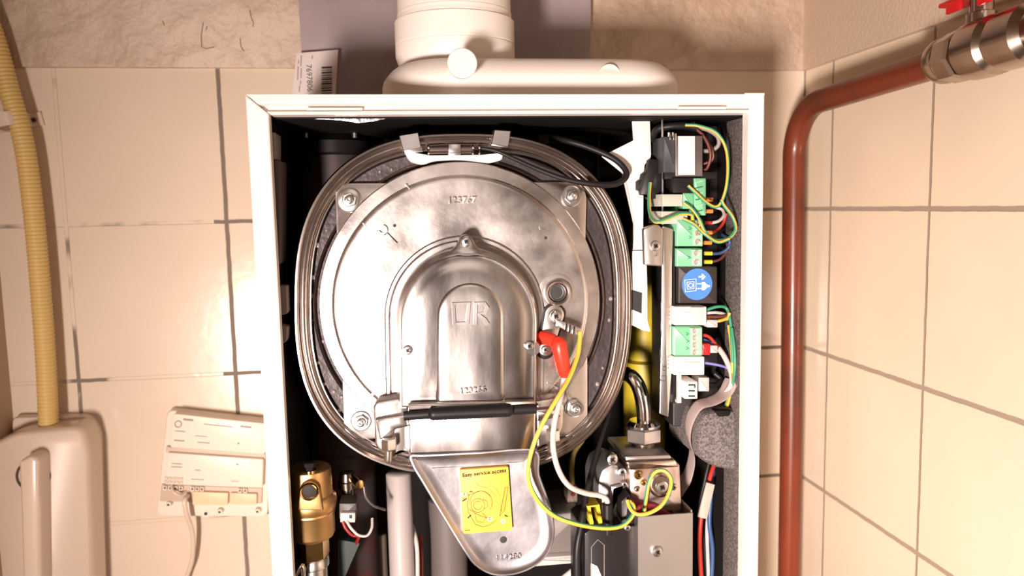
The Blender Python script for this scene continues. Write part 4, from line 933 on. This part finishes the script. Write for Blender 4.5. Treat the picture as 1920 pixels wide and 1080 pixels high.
# ferrules
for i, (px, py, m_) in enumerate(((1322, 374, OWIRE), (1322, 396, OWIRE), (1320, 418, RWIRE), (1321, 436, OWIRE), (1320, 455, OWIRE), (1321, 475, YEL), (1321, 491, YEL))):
    lathe('ferrule', [(.0016, 0), (.0017, .006), (0, .0062)], P(px, py, -.216), P(px+14, py, -.216)-P(px, py, -.216), m_, cu, 12)

# wires of the control board
WG = 'loose wires of the control board'
def clear_side(p):
    q = P(*p); lim = XRo-.0140
    if q.x > lim:                                   # keep the loop clear of the side lining
        d = q-CAM; q = CAM+d*((lim-CAM.x)/d.x)
    return q
def wire(pts, r, m, label, cat='wire', **k):
    return tag(tube('board_wire', [clear_side(p) for p in pts], r, m, None, 12, 8, **k), label, cat, WG)
wire([(1290, 348, -.2275), (1305, 362, -.229), (1322, 378, -.2295), (1340, 388, -.230), (1352, 380, -.231), (1362, 350, -.232), (1365, 310, -.232), (1360, 275, -.231), (1342, 248, -.229), (1310, 236, -.226), (1285, 234, -.222)], .00125, [YWIRE, GWIRE], 'yellow and green wire arching over the transformer', stripe=20)
wire([(1219, 342, -.2115), (1217, 370, -.2135), (1219, 400, -.220), (1230, 416, -.229), (1252, 410, -.231), (1275, 401, -.231), (1296, 402, -.230), (1299, 412, -.229)], .0014, [YWIRE, GWIRE], 'yellow and green wire rising from the black clip over the clear connectors', stripe=18)
wire([(1283, 380, -.2265), (1298, 392, -.229), (1312, 412, -.231), (1322, 434, -.2325), (1340, 450, -.2335), (1365, 447, -.234), (1379, 430, -.234), (1374, 408, -.233), (1358, 386, -.2325), (1352, 374, -.2322)], .00125, [GWIRE, YWIRE], 'green and yellow wire looping out to the foam lining beside the terminals', stripe=16)
wire([(1280, 410, -.2272), (1300, 420, -.230), (1320, 438, -.234), (1345, 454, -.2355), (1368, 448, -.236)], .0012, [YWIRE, GWIRE], 'yellow and green wire crossing the three-screw green terminal', stripe=24)
wire([(1334, 418, -.214), (1348, 414, -.214), (1357, 404, -.212), (1354, 393, -.208), (1340, 388, -.205)], .0013, WWIRE, 'short white wire curling out of the upper ferrules')
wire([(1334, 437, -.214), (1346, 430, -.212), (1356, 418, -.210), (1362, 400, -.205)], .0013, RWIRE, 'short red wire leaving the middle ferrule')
wire([(1334, 476, -.215), (1352, 474, -.214), (1366, 464, -.213), (1367, 450, -.210), (1355, 440, -.20)], .0013, BLWIRE, 'dark blue wire bending up beside the two-screw terminal')
wire([(1334, 491, -.215), (1350, 486, -.213), (1362, 472, -.209), (1365, 455, -.203)], .0012, BRWIRE, 'brown wire below the dark blue wire at the two-screw terminal')
wire([(1222, 262, -.200), (1232, 243, -.208), (1255, 237, -.213), (1285, 236, -.215), (1306, 240, -.216)], .0030, BLACK, 'thick black cable sleeve arching to the transformer')
wire([(1303, 240, -.216), (1318, 254, -.219), (1329, 275, -.221), (1332, 295, -.221), (1326, 315, -.218), (1316, 322, -.214)], .0012, BRWIRE, 'dark brown wire bending down beside the transformer')
wire([(1308, 244, -.214), (1324, 262, -.216), (1336, 284, -.218), (1335, 300, -.217), (1318, 308, -.213)], .0011, BRWIRE, 'second dark brown wire just behind the first beside the transformer')
wire([(1306, 238, -.213), (1328, 244, -.215), (1345, 256, -.216), (1347, 272, -.215), (1334, 282, -.212), (1317, 283, -.210)], .0017, GREYP, 'grey wire looping wide beside the top of the transformer')
wire([(1324, 581, -.218), (1345, 575, -.217), (1362, 578, -.215), (1369, 600, -.212), (1372, 640, -.21), (1374, 680, -.21)], .0013, GWIRE, 'green wire leaving the upper white plug')
wire([(1324, 587, -.218), (1344, 586, -.217), (1360, 590, -.214), (1364, 600, -.208)], .0013, WWIRE, 'white wire leaving the upper white plug')
wire([(1324, 594, -.218), (1345, 594, -.218), (1363, 591, -.216), (1366, 582, -.210)], .0013, BRWIRE, 'brown wire leaving the upper white plug')
wire([(1324, 600, -.218), (1345, 602, -.219), (1364, 596, -.218), (1368, 586, -.212)], .0013, YWIRE, 'yellow wire leaving the upper white plug')
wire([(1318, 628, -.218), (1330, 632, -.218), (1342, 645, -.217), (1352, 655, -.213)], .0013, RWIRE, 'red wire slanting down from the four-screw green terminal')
wire([(1318, 636, -.216), (1332, 642, -.216), (1345, 652, -.214), (1352, 660, -.21)], .0012, BLWIRE, 'dark blue wire slanting down from the four-screw green terminal')
wire([(1320, 680, -.218), (1345, 684, -.217), (1364, 690, -.216), (1372, 700, -.213)], .0011, mat('violet_insulation', (.20, .20, .55), .4), 'thin violet blue wire leaving the lower white plug')
wire([(1345, 650, -.214), (1358, 668, -.218), (1370, 695, -.222), (1372, 716, -.222), (1362, 735, -.22), (1345, 750, -.214)], .0022, mat('pinkish_cable', (.58, .44, .40), .5), 'thick pinkish grey cable curving down along the foam lining')
wire([(1366, 610, -.21), (1371, 650, -.213), (1373, 700, -.216), (1369, 740, -.216), (1360, 775, -.212), (1356, 800, -.20)], .0012, YWIRE, 'yellow wire running down into the foam block')
wire([(1372, 615, -.208), (1377, 655, -.211), (1377, 700, -.212), (1366, 745, -.213), (1355, 775, -.210), (1350, 800, -.20)], .0012, GWIRE, 'green wire running down into the foam block')
wire([(1374, 700, -.211), (1371, 730, -.213), (1364, 758, -.213), (1358, 800, -.20)], .0012, OWIRE, 'orange wire running down into the foam block')
wire([(1340, 700, -.200), (1352, 712, -.203), (1340, 722, -.206), (1325, 720, -.208)], .0022, BLACK, 'short black lead beside the grey socket')

# ribbon cable, foam block and loose bundle below the board
bm = bmesh.new()
sweep(bm, catmull([P(1372, 712, -.219), P(1358, 738, -.221), P(1335, 752, -.222), P(1310, 760, -.221), P(1294, 785, -.219), P(1290, 815, -.213), P(1298, 850, -.200), P(1290, 890, -.185), P(1272, 920, -.175)], 10), .006, 16, flat=(1.35, .12))
tag(fin('ribbon_cable', bm, mat('grey_pink_ribbon', (.46, .37, .35), .5), None, 40), 'flat grey ribbon cable curving down from the bottom of the circuit board', 'ribbon cable')
fb = thing('foam_block', P(1350, 880, -.19), 'speckled grey foam block bulging from the right lining below the circuit board', 'foam block')
plate('block_body', rpoly([(1306, 812), (1318, 776), (1345, 770), (1374, 768), (1392, 775), (1390, 886), (1370, 884), (1340, 878), (1308, 858)], [14, 10, 6, 6, 3, 3, 10, 14, 16]), -.225, -.16, FOAM, fb, .006)
plate('wire_hole', rpoly([(1340, 770), (1372, 770), (1368, 780), (1348, 782)], 3), -.2255, -.218, DARK, fb, .0004)
def lw2(pts, r, m, label): return tag(tube('loom_wire', [P(*p) for p in pts], r, m), label, 'wire', 'wires hanging below the foam block')
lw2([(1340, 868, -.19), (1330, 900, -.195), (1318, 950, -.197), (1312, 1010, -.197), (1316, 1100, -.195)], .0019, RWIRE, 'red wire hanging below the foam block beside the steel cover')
lw2([(1338, 870, -.182), (1334, 920, -.188), (1330, 980, -.190), (1336, 1030, -.190), (1334, 1100, -.19)], .0019, BLWIRE, 'blue wire hanging below the foam block')
lw2([(1330, 864, -.18), (1322, 900, -.182), (1310, 960, -.182), (1320, 1020, -.184), (1322, 1100, -.184)], .0019, BLACK, 'black wire hanging below the foam block')
lw2([(1333, 940, -.185), (1326, 985, -.187), (1327, 1040, -.187), (1329, 1100, -.187)], .0016, WWIRE, 'pale grey wire hanging below the foam block')
tag(plate('wire_tag', rpoly([(1326, 905), (1341, 909), (1326, 974), (1309, 970)], 1.5), -.2015, -.1995, mat('tan_tag', (.48, .38, .33), .55)), 'beige paper flag wrapped round the wires below the foam block', 'tag')
